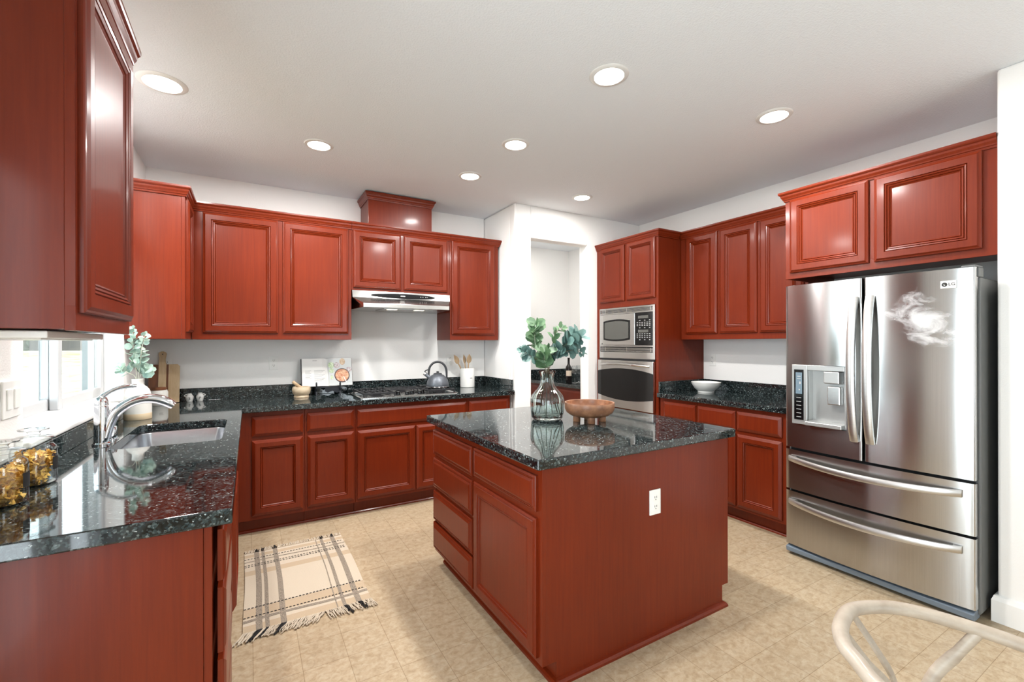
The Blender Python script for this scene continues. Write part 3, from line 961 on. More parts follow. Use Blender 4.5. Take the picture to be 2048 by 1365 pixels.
dl = fdoor(1.181, FY1, 0.692, 1.722, 'door', 'fridge_steel', DH)
dr = fdoor(FY0, 1.169, 0.692, 1.722, 'door', 'fridge_steel_patch')
d1 = fdoor(FY0, FY1, 0.424, 0.676, 'freezer_drawer', 'fridge_steel')
d2 = fdoor(FY0, FY1, 0.068, 0.410, 'freezer_drawer', 'fridge_steel')
MB().box(3.046, 3.054, FY0 + 0.01, FY1 - 0.01, 0.06, 1.715).build('gasket', 'gasket', t)
def vhandle(y, par):
    m = MB()
    pts = [Vector((2.972 - 0.012 - 0.050 * math.sin(PI * k / 20) ** 0.7, y, 0.797 + 0.82 * k / 20)) for k in range(21)]
    rings = []
    for k, p in enumerate(pts):
        wv = 0.020
        tn = (pts[min(k + 1, 20)] - pts[max(k - 1, 0)]).normalized()
        nn = Vector((-tn.z, 0, tn.x)).normalized()
        if nn.x > 0:
            nn = -nn
        rings.append([p + Y * wv + nn * -0.009, p + Y * wv + nn * 0.004, p + Y * (wv * 0.5) + nn * 0.009, p - Y * (wv * 0.5) + nn * 0.009, p - Y * wv + nn * 0.004, p - Y * wv + nn * -0.009])
    m.loft(rings)
    m.box(2.955, 2.976, y - 0.014, y + 0.014, 0.80, 0.835).box(2.955, 2.976, y - 0.014, y + 0.014, 1.58, 1.613)
    return m.build('handle', 'handle_steel', par, smooth=30)
vhandle(1.214, dl)
vhandle(1.138, dr)
def hhandle(z, par):
    m = MB()
    rings = []
    for k in range(25):
        q = k / 24
        y = 0.775 + (1.585 - 0.775) * q
        x = fxs(y) - 0.012 - 0.045 * math.sin(PI * q) ** 0.6
        dz = -0.016 * math.sin(PI * q)
        rings.append([(x + 0.009, y, z + dz - 0.017), (x - 0.004, y, z + dz - 0.017), (x - 0.008, y, z + dz - 0.008), (x - 0.008, y, z + dz + 0.008), (x - 0.004, y, z + dz + 0.017), (x + 0.009, y, z + dz + 0.017)])
    m.loft(rings)
    m.box(2.975, 3.0, 0.780, 0.81, z - 0.012, z + 0.012).box(2.975, 3.0, 1.55, 1.58, z - 0.012, z + 0.012)
    return m.build('handle', 'handle_steel', par, smooth=30)
hhandle(0.622, d1)
hhandle(0.348, d2)
# dispenser
xd = fxs(1.41)
dp = MB()
dp.box(xd + 0.001, 3.0, 1.258, 1.272, 0.848, 1.220).box(xd - 0.002, 3.0, 1.474, 1.562, 0.848, 1.220).box(xd - 0.001, 3.0, 1.272, 1.474, 1.188, 1.220).box(xd + 0.0, 3.0, 1.272, 1.474, 0.848, 0.862)
dsp = dp.build('dispenser', 'panel_grey', dl, bevel=0.002)
MB().box(3.043, 3.0455, 1.270, 1.476, 0.860, 1.19).box(3.0, 3.043, 1.272, 1.276, 0.86, 1.19).box(3.0, 3.043, 1.470, 1.474, 0.86, 1.19).build('dispenser_recess', 'panel_grey', dl)
MB().box(2.945, 3.043, 1.272, 1.472, 0.852, 0.876).build('drip_tray', 'panel_grey', dl, bevel=0.004)
MB().box(2.985, 3.043, 1.300, 1.385, 1.112, 1.186).build('ice_chute', 'panel_grey', dl, bevel=0.006)
MB().box(3.0, 3.043, 1.302, 1.372, 0.985, 1.095).build('paddle', 'steel', dl, bevel=0.006)
MB().box(xd - 0.004, xd - 0.002, 1.492, 1.548, 0.876, 1.190).build('control_panel', 'black_gloss', dl)
MB().box(xd - 0.005, xd - 0.004, 1.500, 1.538, 1.038, 1.172).build('display', 'display', dl)
bt = MB()
for k in range(6):
    bt.box(xd - 0.0048, xd - 0.004, 1.506, 1.534, 0.892 + k * 0.024, 0.8955 + k * 0.024)
bt.box(xd - 0.0056, xd - 0.005, 1.512, 1.520, 1.06, 1.068).box(xd - 0.0056, xd - 0.005, 1.508, 1.516, 1.10, 1.115).box(xd - 0.0056, xd - 0.005, 1.506, 1.530, 1.13, 1.134).box(xd - 0.0056, xd - 0.005, 1.508, 1.528, 1.145, 1.15)
bt.build('control_mark', 'button_grey', dl)
# badge
xb = fxs(0.824)
MB().box(xb - 0.004, xb + 0.004, 0.794, 0.854, 1.627, 1.665).build('badge', 'lamp_can', dr, bevel=0.002)
MB().cyl((xb - 0.0052, 0.838, 1.646), (xb - 0.004, 0.838, 1.646), 0.0105, n=28).build('badge_disc', 'ink', dr)
text_mesh('LG', 0.021, 0.0006, 'badge_letters', 'ink', dr, (xb - 0.0048, 0.811, 1.646), -Y, Z, -X)
text_mesh('L', 0.012, 0.0006, 'badge_mark', 'plastic_white', dr, (xb - 0.0056, 0.838, 1.645), -Y, Z, -X)
MB().box(3.0, 3.10, 0.728, 0.782, 1.722, 1.732).box(3.03, 3.10, 0.726, 0.782, 1.676, 1.722).build('hinge_cover', 'fridge_grey', t, bevel=0.004)
MB().box(3.03, 3.10, 1.57, 1.612, 1.676, 1.728).build('hinge_cover', 'fridge_grey', t, bevel=0.004)
MB().prism([(2.99, 0.05), (3.03, 0.058), (3.08, 0.058), (3.08, 0.012), (3.02, 0.012), (2.995, 0.02)], (0, FY0 + 0.004, 0), X, Z, Y, FY1 - FY0 - 0.008).build('kick_plate', 'kick_grey', t, bevel=0.004)
for y in (FY0 + 0.06, FY1 - 0.06):
    for x in (3.09, 3.65):
        MB().cyl((x, y, 0), (x, y, 0.04), 0.02).build('foot', 'black_matte', t)

# ------------------------------------------------------------------ microwave and wall oven
XA = XF - 0.012
t = thing('microwave', (3.3, 3.206, 1.21), 'built-in stainless microwave above the wall oven', 'microwave')
MB().box(XA + 0.008, 3.6, 2.872, 3.55, 1.212, 1.70).build('casing', 'black_matte', t)
fr = MB()
MY0, MY1 = 2.838, 3.576
fr.box(XA - 0.004, XA + 0.010, MY0, MY0 + 0.022, 1.208, 1.708).box(XA - 0.004, XA + 0.010, MY1 - 0.012, MY1, 1.208, 1.708)
fr.box(XA - 0.004, XA + 0.010, MY0 + 0.022, MY1 - 0.012, 1.698, 1.708).box(XA - 0.004, XA + 0.010, MY0 + 0.022, MY1 - 0.012, 1.645, 1.657).box(XA - 0.004, XA + 0.010, MY0 + 0.022, MY1 - 0.012, 1.322, 1.336).box(XA - 0.004, XA + 0.010, MY0 + 0.022, MY1 - 0.012, 1.208, 1.270)
fr.build('trim_frame', 'steel', t, bevel=0.0015)
for z0 in (1.660, 1.275):
    g = MB()
    for k in range(4):
        g.box(XA - 0.001, XA + 0.006, MY0 + 0.024, MY1 - 0.014, z0 + 0.001 + k * 0.0105, z0 + 0.0055 + k * 0.0105)
    for q in range(3):
        yy = MY0 + 0.05 + q * 0.3
        g.box(XA + 0.001, XA + 0.006, yy, yy + 0.006, z0, z0 + 0.04)
    g.build('vent_grille', 'steel', t)
MB().box(XA - 0.010, XA + 0.006, 3.076, MY1 - 0.014, 1.338, 1.643).build('door', 'steel', t, bevel=0.003)
dw = t.children[-1]
def arch(y0, y1, z0, z1, bulge, n=12):
    """outline (local: along -y, z) with bowed top and bottom"""
    ww = y1 - y0
    pts = [(ww * k / n, z1 + bulge * (1 - (2 * k / n - 1) ** 2)) for k in range(n + 1)]
    pts += [(ww * k / n, z0 - bulge * (1 - (2 * k / n - 1) ** 2)) for k in range(n, -1, -1)]
    return pts
MB().prism(arch(3.137, 3.506, 1.392, 1.578, 0.016), (XA - 0.010, 3.506, 0), -Y, Z, -X, 0.003).build('window_frame', 'black_gloss', dw)
MB().prism(arch(3.155, 3.488, 1.408, 1.562, 0.014), (XA - 0.013, 3.488, 0), -Y, Z, -X, 0.001).build('window_pane', 'micro_window', dw)
MB().cyl((XA - 0.0104, 3.53, 1.352), (XA - 0.010, 3.53, 1.352), 0.006).build('door_mark', 'ink', dw)
MB().box(XA - 0.008, XA + 0.006, MY0 + 0.026, 3.073, 1.338, 1.643).build('control_panel', 'black_gloss', t, bevel=0.002)
cp = t.children[-1]
MB().box(XA - 0.0088, XA - 0.008, 2.91, 3.035, 1.588, 1.614).box(XA - 0.0088, XA - 0.008, 2.91, 3.035, 1.456, 1.482).build('display', 'micro_window', cp)
bt = MB()
for k, zz in enumerate((1.567, 1.548, 1.532, 1.518, 1.497, 1.440, 1.422, 1.406, 1.386)):
    for q in range(6):
        if k in (0, 4, 8) and q % 2:
            continue
        yy = 2.885 + q * 0.030
        bt.box(XA - 0.0088, XA - 0.008, yy, yy + 0.016, zz, zz + 0.006)
bt.build('buttons', 'button_grey', cp)

t = thing('wall_oven', (3.3, 3.21, 0.71), 'stainless wall oven with black glass door under the microwave', 'oven')
MB().box(XA + 0.008, 3.6, 2.872, 3.55, 0.716, 1.20).build('casing', 'black_matte', t)
MB().box(XA - 0.004, XA + 0.008, 2.842, 3.582, 1.190, 1.204).build('vent_gap', 'black_matte', t)
MB().box(XA - 0.022, XA + 0.006, 2.842, 3.582, 0.722, 1.188).build('door', 'steel', t, bevel=0.004)
od = t.children[-1]
n = 20
L = 0.742
poly = [(L * k / n, 1.076 + 0.036 * (1 - (2 * k / n - 1) ** 2)) for k in range(n + 1)] + [(L * k / n, 0.836 - 0.036 * (1 - (2 * k / n - 1) ** 2)) for k in range(n, -1, -1)]
MB().prism(poly, (XA - 0.022, 3.583, 0), -Y, Z, -X, 0.002).build('window_glass', 'black_gloss', od)
hp = [Vector((XA - 0.022 - 0.05 * min(1, 4 * min(k / 24, 1 - k / 24)), 3.555 - 0.67 * k / 24, 1.142 + 0.014 * math.sin(PI * k / 24))) for k in range(25)]
MB().tube(hp, [0.012] * 25, 14).build('handle', 'steel', od, smooth=50)

# ------------------------------------------------------------------ range hood and cooktop
t = thing('range_hood', (1.19, 4.0, 1.65), 'stainless under-cabinet range hood above the cooktop', 'range hood')
m = MB()
hx0, hx1 = 0.747, 1.628
prof = [(YB - 0.004, 1.811), (3.935, 1.811), (3.925, 1.750), (3.74, 1.690), (3.74, 1.655), (YB - 0.004, 1.655)]
def hw(y):
    return max(0.0, (3.935 - y) / 0.195)
m.loft([[(hx0 + 0.050 * hw(a), a, b) for a, b in prof], [(hx1 - 0.085 * hw(a), a, b) for a, b in prof]])
m.build('shell', 'steel', t, bevel=0.002)
n = 28
MB().prism([(0.29 * math.cos(2 * PI * k / n), 0.021 * math.sin(2 * PI * k / n)) for k in range(n)], (1.19, 3.933, 1.776), X, Z, -Y, 0.012).build('control_panel', 'black_satin', t)
MB().prism([(0.13 * math.cos(2 * PI * k / n), 0.012 * math.sin(2 * PI * k / n)) for k in range(n)], (1.17, 3.921, 1.777), X, Z, -Y, 0.004).build('control_bulge', 'black_satin', t)
MB().box(1.155, 1.195, 3.9155, 3.917, 1.772, 1.780).build('badge', 'plastic_white', t)
bt = MB()
for q in (1.34, 1.36, 1.385, 1.40):
    bt.cyl((q, 3.920, 1.776), (q, 3.918, 1.776), 0.004, n=12)
bt.build('button', 'button_grey', t)
MB().box(0.98, 1.40, 3.80, 4.10, 1.650, 1.656).build('filter_panel', 'panel_grey', t)
MB().box(1.02, 1.10, 3.83, 3.88, 1.648, 1.651).box(1.26, 1.34, 3.83, 3.88, 1.648, 1.651).build('lamp_lens', 'hood_lens', t)

t = thing('gas_cooktop', (1.18, 3.9, 0.914), 'stainless gas cooktop with black grates under the hood', 'cooktop')
m = MB()
cx0, cx1, cy0, cy1 = 0.762, 1.602, 3.672, 4.150
m.loft([rr3(cx0, cx1, cy0, cy1, 0.015, 0.9145), rr3(cx0, cx1, cy0, cy1, 0.015, 0.922), rr3(cx0 + 0.012, cx1 - 0.012, cy0 + 0.012, cy1 - 0.012, 0.012, 0.926), rr3(cx0 + 0.03, cx1 - 0.03, cy0 + 0.03, cy1 - 0.03, 0.012, 0.921)])
m.build('pan', 'steel', t)
burn = [(0.92, 4.03), (0.92, 3.80), (1.19, 4.02), (1.47, 4.03), (1.47, 3.80)]
for a, b in burn:
    MB().lathe([(0.05, 0), (0.05, 0.008), (0.036, 0.010), (0.036, 0.018), (0.0, 0.020)], (a, b, 0.9215), 28).build('burner', 'cast_iron', t, smooth=40)
def grate(x0, x1, y0, y1, ribs):
    m = MB()
    z0, z1 = 0.943, 0.957
    h = 0.006
    for y in (y0, y1, (y0 + y1) / 2):
        m.box(x0, x1, y - h, y + h, z0, z1)
    for x in (x0, x1):
        m.box(x - h, x + h, y0, y1, z0, z1)
    for k in range(1, ribs):
        x = x0 + (x1 - x0) * k / ribs
        m.box(x - 0.005, x + 0.005, y0, y0 + 0.075, z0, z1).box(x - 0.005, x + 0.005, y1 - 0.075, y1, z0, z1)
        m.box(x - 0.005, x + 0.005, (y0 + y1) / 2 - 0.06, (y0 + y1) / 2 + 0.06, z0, z1)
    for x in (x0, x1):
        for y in (y0, y1):
            m.box(x - h, x + h, y - h, y + h, 0.9215, z0)
    m.build('grate', 'cast_iron', t, bevel=0.002)
grate(0.795, 1.045, 3.71, 4.12, 5)
grate(1.335, 1.575, 3.71, 4.12, 5)
grate(1.065, 1.315, 3.93, 4.12, 3)
for a, b in ((1.085, 3.76), (1.155, 3.73), (1.215, 3.79), (1.265, 3.73), (1.310, 3.80)):
    MB().lathe([(0.024, 0), (0.024, 0.004), (0.018, 0.006), (0.0175, 0.026), (0.015, 0.030), (0.0, 0.031)], (a, b, 0.9215), 24).build('knob', 'black_gloss', t, smooth=40)

# ------------------------------------------------------------------ ceiling lights
LP = [(3.05, 4.55, 0.092), (-0.379, 2.864, 0.108), (0.403, 3.232, 0.092), (1.534, 2.567, 0.092), (1.51, 3.231, 0.092), (2.613, 3.196, 0.092), (1.54, 1.673, 0.096), (2.648, 1.486, 0.096)]  # first entry is an unseen lamp added to brighten the pantry
LL = ['unseen recessed ceiling light added to brighten the pantry', 'recessed ceiling light close to the near left cabinet', 'recessed ceiling light left of the duct cover', 'recessed ceiling light in the row above the island, middle one', 'recessed ceiling light in front of the duct cover',
      'recessed ceiling light before the pantry doorway', 'recessed ceiling light nearest the viewer, large round one', 'recessed ceiling light nearest the refrigerator']
for (lx, ly, r), lab in zip(LP, LL):
    t = thing('recessed_light', (lx, ly, ZC), lab, 'ceiling light', 'recessed ceiling lights')
    MB().lathe([(r * 0.74, -0.0005), (r * 0.76, -0.008), (r * 0.95, -0.006), (r, -0.001), (r, 0.0)], (lx, ly, ZC), 48, cap0=False, cap1=False).build('trim_ring', 'lamp_can', t, smooth=40)
    MB().lathe([(0.0, -0.0035), (r * 0.5, -0.0035), (r * 0.76, -0.002)], (lx, ly, ZC), 40, cap0=False, cap1=False).build('lens', 'lamp_lens', t, smooth=40)
    d = bpy.data.lights.new('lamp_glow', 'AREA')
    d.shape = 'DISK'
    d.size = r * 1.5
    d.energy = 5.5 if lx > 2 and ly > 3 else (7.0 if lx > 1 and ly > 3 else 18.0)
    d.color = (1.0, 0.985, 0.965)
    lo = bpy.data.objects.new('lamp_glow', d)
    lo.location = (0, 0, -0.012)
    lo.parent = t
    COL.objects.link(lo)

# ------------------------------------------------------------------ outlets and switch
def outlet(c, u, n, label, cat='outlet', w2=0.035, h2=0.057):
    c, u, n = Vector(c), Vector(u), Vector(n)
    t = thing('wall_outlet', c, label, cat, 'white duplex outlets')
    MB().obox(c + n * 0.003, u, Z, n, w2, h2, 0.003).build('cover_plate', 'plastic_white', t, bevel=0.002)
    for s in (-1, 1):
        MB().obox(c + n * 0.0068 + Z * (0.021 * s), u, Z, n, 0.016, 0.014, 0.0012).build('receptacle', 'plastic_white', t, bevel=0.001)
        m = MB()
        for q in (-0.006, 0.006):
            m.obox(c + n * 0.0082 + Z * (0.021 * s + 0.003) + u * q, u, Z, n, 0.0012, 0.0045, 0.0004)
        m.obox(c + n * 0.0082 + Z * (0.021 * s - 0.008), u, Z, n, 0.0022, 0.0022, 0.0004)
        m.build('slots', 'slot_dark', t)
    return t
outlet((0.178, YB, 1.195), X, NY, 'white outlet on the back wall left of the open cookbook')
outlet((1.768, YB, 1.188), X, NY, 'white outlet on the back wall behind the wooden spoons')
outlet((-0.545, YB, 1.195), X, NY, 'white outlet on the back wall mostly hidden by the cutting board')
outlet((XR, 2.712, 1.198), Y, -X, 'white outlet on the right wall above the white bowl')
outlet((1.610, IY0, 0.626), X, NY, 'white outlet on the red end panel of the island')
t = thing('light_switch', (XL, 2.07, 1.18), 'white double rocker switch plate on the wall beside the window', 'switch')
MB().obox((XL + 0.003, 2.07, 1.18), Y, Z, X, 0.062, 0.060, 0.003).build('cover_plate', 'plastic_white', t, bevel=0.002)
for q in (-0.026, 0.026):
    MB().obox((XL + 0.008, 2.07 + q, 1.18), Y, Z, X, 0.016, 0.032, 0.002).build('rocker', 'plastic_white', t, bevel=0.001)

# ------------------------------------------------------------------ rug
RX0, RX1, RY0, RY1 = -0.026, 0.560, 2.432, 3.348
t = thing('woven_rug', ((RX0 + RX1) / 2, (RY0 + RY1) / 2, 0), 'cream fringed cotton rug with black stripes beside the sink cabinets', 'rug')
random.seed(11)
def rz(y):
    return 0.006 + 0.0012 * math.sin(y * 9)
def rx(x, y):
    return x + 0.003 * math.sin(y * 7)
m = MB()
rows_ = [RY0 + (RY1 - RY0) * j / 40 for j in range(41)]
m.loft([[(rx(RX0, y), y, 0.001), (rx(RX1, y), y, 0.001), (rx(RX1, y), y, rz(y)), (rx(RX0, y), y, rz(y))] for y in rows_])
def stripe_x(y, hw, mi, dash=0, up_=0.0012, wob=0.006):
    """stripe across the rug (constant y)"""
    m.mi = mi
    if dash:
        for i in range(int((RX1 - RX0) / dash)):
            a = RX0 + i * dash
            b = a + dash * 0.62
            m.f([m.v((rx(p, y + q), y + q, rz(y + q) + up_)) for p, q in ((a, -hw), (b, -hw), (b, hw), (a, hw))])
    else:
        wb = lambda a: wob * math.sin(a * 12)
        m.loft([[(rx(a, y), y - hw + wb(a), rz(y) + up_), (rx(a, y), y + hw + wb(a), rz(y) + up_)] for a in [RX0 + (RX1 - RX0) * k / 16 for k in range(17)]], False, False, False)
for y, hw in ((2.60, 0.045), (2.46, 0.03), (3.05, 0.03), (3.30, 0.02)):
    stripe_x(y, hw, 1, up_=0.0004, wob=0)
for x, hw in ((0.042, 0.014), (0.077, 0.009), (0.147, 0.013), (0.393, 0.003), (0.428, 0.009), (0.498, 0.014)):
    m.mi = 2
    m.loft([[(rx(x - hw, y), y, rz(y) + 0.0008), (rx(x + hw, y), y, rz(y) + 0.0008)] for y in rows_], False, False, False)
for y in (3.255, 3.164, 3.142, 2.650, 2.565):
    stripe_x(y, 0.0042, 3, 0.017)
stripe_x(3.212, 0.005, 2)
stripe_x(2.530, 0.011, 2)
m.build('weave', ['rug_cream', 'rug_tan', 'rug_band', 'rug_black'], t)
for yb, sg in ((RY1, 1), (RY0, -1)):
    m = MB()
    k = 92
    for i in range(k):
        x = RX0 + (RX1 - RX0) * (i + 0.5) / k
        m.mi = int(any(abs(x - c) < h for c, h in ((0.042, 0.012), (0.077, 0.007), (0.147, 0.011), (0.428, 0.008), (0.498, 0.011))))
        ln = (0.045 if sg > 0 else 0.075) * random.uniform(0.8, 1.15)
        lean = (-0.55 if x < 0.33 else 0.25) if sg < 0 else random.uniform(-0.2, 0.2)
        p = Vector((rx(x, yb), yb, 0.006))
        pts = [p]
        for q in (0.25, 0.5, 0.75, 1):
            pts.append(p + Vector((ln * (lean * q + random.uniform(-0.08, 0.08)), sg * ln * q, random.uniform(0.0, 0.002))))
        m.tube(pts, [0.0032, 0.0034, 0.0032, 0.003, 0.0022], 6)
    m.build('fringe', ['rug_cream', 'rug_black'], t, smooth=60)

# ------------------------------------------------------------------ things on the sink counter
ZK = 0.9146
def leaf(m, p, axis, nrm, size, asp=0.9, fold=0.18):
    """round eucalyptus leaf: a slightly folded oval on a short stalk"""
    a = axis.normalized()
    s = a.cross(nrm)
    if s.length < 1e-4:
        s = a.orthogonal()
    s.normalize()
    n = s.cross(a).normalized()
    k = 8
    mid = [m.v(p + a * (size * 2 * q / 4)) for q in range(5)]
    for sg in (-1, 1):
        ed = []
        for q in range(1, 4):
            th = PI * q / 4
            ed.append(m.v(p + a * (size * (1 - math.cos(th))) + s * (sg * size * asp * math.sin(th)) + n * (fold * size * math.sin(th))))
        m.f([mid[0], mid[1], ed[0]])
        m.f([mid[1], mid[2], ed[1], ed[0]])
        m.f([mid[2], mid[3], ed[2], ed[1]])
        m.f([mid[3], mid[4], ed[2]])

def branch(path, label, group, mat, stem, sizes, pairs, seed, r0=0.0022, start=0.25, asp=0.9):
    rnd = random.Random(seed)
    P = [Vector(p) for p in path]
    t = thing('eucalyptus_branch', P[0], label, 'branch', group)
    # smooth the path
    pts = []
    for i in range(len(P) - 1):
        p0, p1, p2, p3 = P[max(i - 1, 0)], P[i], P[i + 1], P[min(i + 2, len(P) - 1)]
        for k in range(6):
            q = k / 6
            pts.append(0.5 * ((2 * p1) + (p2 - p0) * q + (2 * p0 - 5 * p1 + 4 * p2 - p3) * q * q + (3 * p1 - p0 - 3 * p2 + p3) * q ** 3))
    pts.append(P[-1])
    MB().tube(pts, [r0 * (1 - 0.6 * k / len(pts)) for k in range(len(pts))], 8).build('stem', stem, t, smooth=60)
    m = MB()
    for k in range(pairs):
        q = start + (1 - start) * k / max(pairs - 1, 1)
        i = min(int(q * (len(pts) - 1)), len(pts) - 2)
        p = pts[i]
        d = (pts[i + 1] - pts[max(i - 1, 0)]).normalized()
        base = d.orthogonal().normalized()
        ang = k * 1.45 + rnd.uniform(-0.4, 0.4)
        size = 1.28 * (sizes[0] + (sizes[1] - sizes[0]) * k / max(pairs - 1, 1))
        for sg in (0, PI):
            side = (Matrix.Rotation(ang + sg, 3, d) @ base)
            ax = (side + d * rnd.uniform(0.35, 1.0) + Vector((0, 0, rnd.uniform(-0.25, 0.15)))).normalized()
            nr = (d * 0.45 + Vector((rnd.uniform(-.8, .5), rnd.uniform(-1.3, -0.1), rnd.uniform(-.2, .6)))).normalized()
            leaf(m, p + ax * 0.004, ax, nr, size * rnd.uniform(0.8, 1.15), asp * rnd.uniform(0.95, 1.12))
    leaf(m, pts[-1], (pts[-1] - pts[-3]).normalized(), Vector((0.3, -0.5, 0.5)), sizes[1], asp * 0.8)
    m.build('leaves', mat, t, smooth=50)
    return t

VC = (-0.568, 3.40)
t = thing('ceramic_vase', (VC[0], VC[1], ZK), 'white ceramic bottle vase with a sand coloured base behind the faucet', 'vase')
MB().lathe([(0.0, 0.036), (0.0655, 0.036), (0.065, 0.10), (0.0625, 0.145), (0.055, 0.172), (0.042, 0.190), (0.031, 0.198), (0.0275, 0.206), (0.0275, 0.228), (0.0295, 0.234), (0.0285, 0.237), (0.024, 0.234), (0.0235, 0.205), (0.03, 0.19), (0.05, 0.16), (0.055, 0.06), (0.0, 0.05)], (VC[0], VC[1], ZK), 56, cap0=False, cap1=False).build('vase_body', 'ceramic_matte', t, smooth=50)
MB().lathe([(0.0, 0.0), (0.064, 0.0), (0.066, 0.003), (0.0658, 0.036), (0.0, 0.036)], (VC[0], VC[1], ZK), 56, cap0=False, cap1=False).build('vase_base', 'ceramic_bisque', t, smooth=50)
vx, vy, vz = VC[0], VC[1], ZK + 0.237
G1 = 'eucalyptus branches in the white vase'
def V1(a, b, h):
    return (vx + a, vy + b, vz + h)
branch([V1(0.0, 0, -0.17), V1(-0.004, 0, 0), V1(-0.012, -0.005, 0.10), V1(-0.020, -0.01, 0.20), V1(-0.018, -0.02, 0.295)], 'tallest pale eucalyptus branch in the white vase, pointing straight up', G1, 'leaf_pale', 'stem_pale', (0.019, 0.011), 13, 5, start=0.42)
branch([V1(0.004, 0.002, -0.17), V1(0.004, 0, 0), V1(0.012, -0.005, 0.09), V1(0.018, 0.0, 0.17), V1(0.034, 0.005, 0.262)], 'eucalyptus branch in the white vase leaning right over the boards', G1, 'leaf_pale', 'stem_pale', (0.019, 0.011), 12, 6, start=0.42)
branch([V1(-0.006, -0.004, -0.16), V1(-0.008, -0.004, 0), V1(-0.035, -0.02, 0.035), V1(-0.060, -0.03, 0.055), V1(-0.072, -0.04, 0.066)], 'low eucalyptus branch in the white vase reaching over the sill', G1, 'leaf_pale', 'stem_pale', (0.021, 0.012), 5, 7, start=0.5)
branch([V1(0.006, 0.004, -0.16), V1(0.008, 0.004, 0), V1(0.024, 0.012, 0.03), V1(0.048, 0.01, 0.06)], 'short eucalyptus branch at the right of the white vase neck', G1, 'leaf_pale', 'stem_pale', (0.023, 0.016), 5, 8, start=0.55)

t = thing('storage_canister', (-0.572, 4.10, ZK), 'white stoneware canister with dark wooden lid before the cutting board', 'canister')
MB().lathe([(0.0, 0), (0.057, 0), (0.060, 0.004), (0.060, 0.094), (0.056, 0.100), (0.055, 0.108), (0.0, 0.108)], (-0.572, 4.10, ZK), 48, cap0=False, cap1=False).build('jar_body', 'ceramic_matte', t, smooth=40)
MB().lathe([(0.0, 0.1085), (0.049, 0.1085), (0.051, 0.112), (0.051, 0.123), (0.046, 0.127), (0.0, 0.127)], (-0.572, 4.10, ZK), 40, cap0=False, cap1=False).build('lid', 'walnut', t, smooth=40)
m = MB()
for k, (z, a0, a1) in enumerate(((0.062, -75, -50), (0.052, -75, -52))):
    m.loft([[(-0.572 + 0.0605 * math.cos(math.radians(a)), 4.10 + 0.0605 * math.sin(math.radians(a)), ZK + z + q) for q in (0, 0.002)] for a in range(a0, a1, 4)], False, False, False)
m.build('lettering', 'ink', t)

# striped board leaning on the wall
t = thing('cutting_board', (-0.55, 4.19, ZK), 'striped wooden cutting board with a handle leaning in the corner', 'cutting board')
tilt = 0.20
ub = Vector((1, 0, 0)); vb = Vector((0, math.sin(tilt) * 0.75, math.cos(tilt * 0.75))).normalized(); nb = Vector((0, -vb.z, vb.y))
ob = Vector((-0.644, 4.192, ZK + 0.0035))
def strip(x0, x1, mat, nm, r=False):
    MB().prism([(x0, 0.0), (x1, 0.0), (x1, 0.285 if not r else 0.275), (x1 - (0.012 if r else 0), 0.288), (x0, 0.288)], ob, ub, vb, -nb, 0.018).build(nm, mat, t, bevel=0.001)
strip(0.0, 0.058, 'walnut', 'dark_strip')
strip(0.105, 0.118, 'walnut', 'dark_strip')
strip(0.118, 0.186, 'board_maple', 'light_strip', True)
hc = []
for k in range(13):
    a = PI * k / 12
    hc.append((0.080 + 0.024 * math.cos(a), 0.368 + 0.020 * math.sin(a)))
poly = [(0.058, 0), (0.105, 0), (0.105, 0.288), (0.100, 0.300), (0.098, 0.33)] + hc + [(0.062, 0.33), (0.058, 0.300)]
MB().prism(poly, ob, ub, vb, -nb, 0.018).build('handle_strip', 'board_maple', t, bevel=0.001)
MB().tube([ob + ub * 0.080 + vb * 0.366 + nb * 0.0004, ob + ub * 0.080 + vb * 0.366 + nb * 0.0012], 0.0045, 14).build('hang_hole', 'slot_dark', t)

# salt and pepper jugs
def shaker(x, y, ch, side, label):
    t = thing('shaker_jug', (x, y, ZK), label, 'shaker', 'salt and pepper jugs')
    MB().lathe([(0.0, 0), (0.0185, 0), (0.020, 0.003), (0.0265, 0.031), (0.0255, 0.040), (0.0145, 0.054), (0.012, 0.057), (0.014, 0.064), (0.0, 0.065)], (x, y, ZK), 32, cap0=False, cap1=False).build('jug_body', 'ceramic_white', t, smooth=50)
    MB().tube([(x + side * (0.014 + 0.020 * math.sin(PI * k / 8)), y, ZK + 0.056 - 0.020 * k / 8) for k in range(9)], 0.003, 8).build('jug_handle', 'ceramic_white', t, smooth=60)
    text_mesh(ch, 0.029, 0.0006, 'letter', 'ink', t, (x + 0.0015, y - 0.0262, ZK + 0.025), X, Vector((0, -0.08, 1)).normalized(), -Y)
shaker(-0.396, 4.222, 'S', -1, 'small white jug marked S beside the cutting board')
shaker(-0.330, 4.228, 'P', 1, 'small white jug marked P, right of its twin')

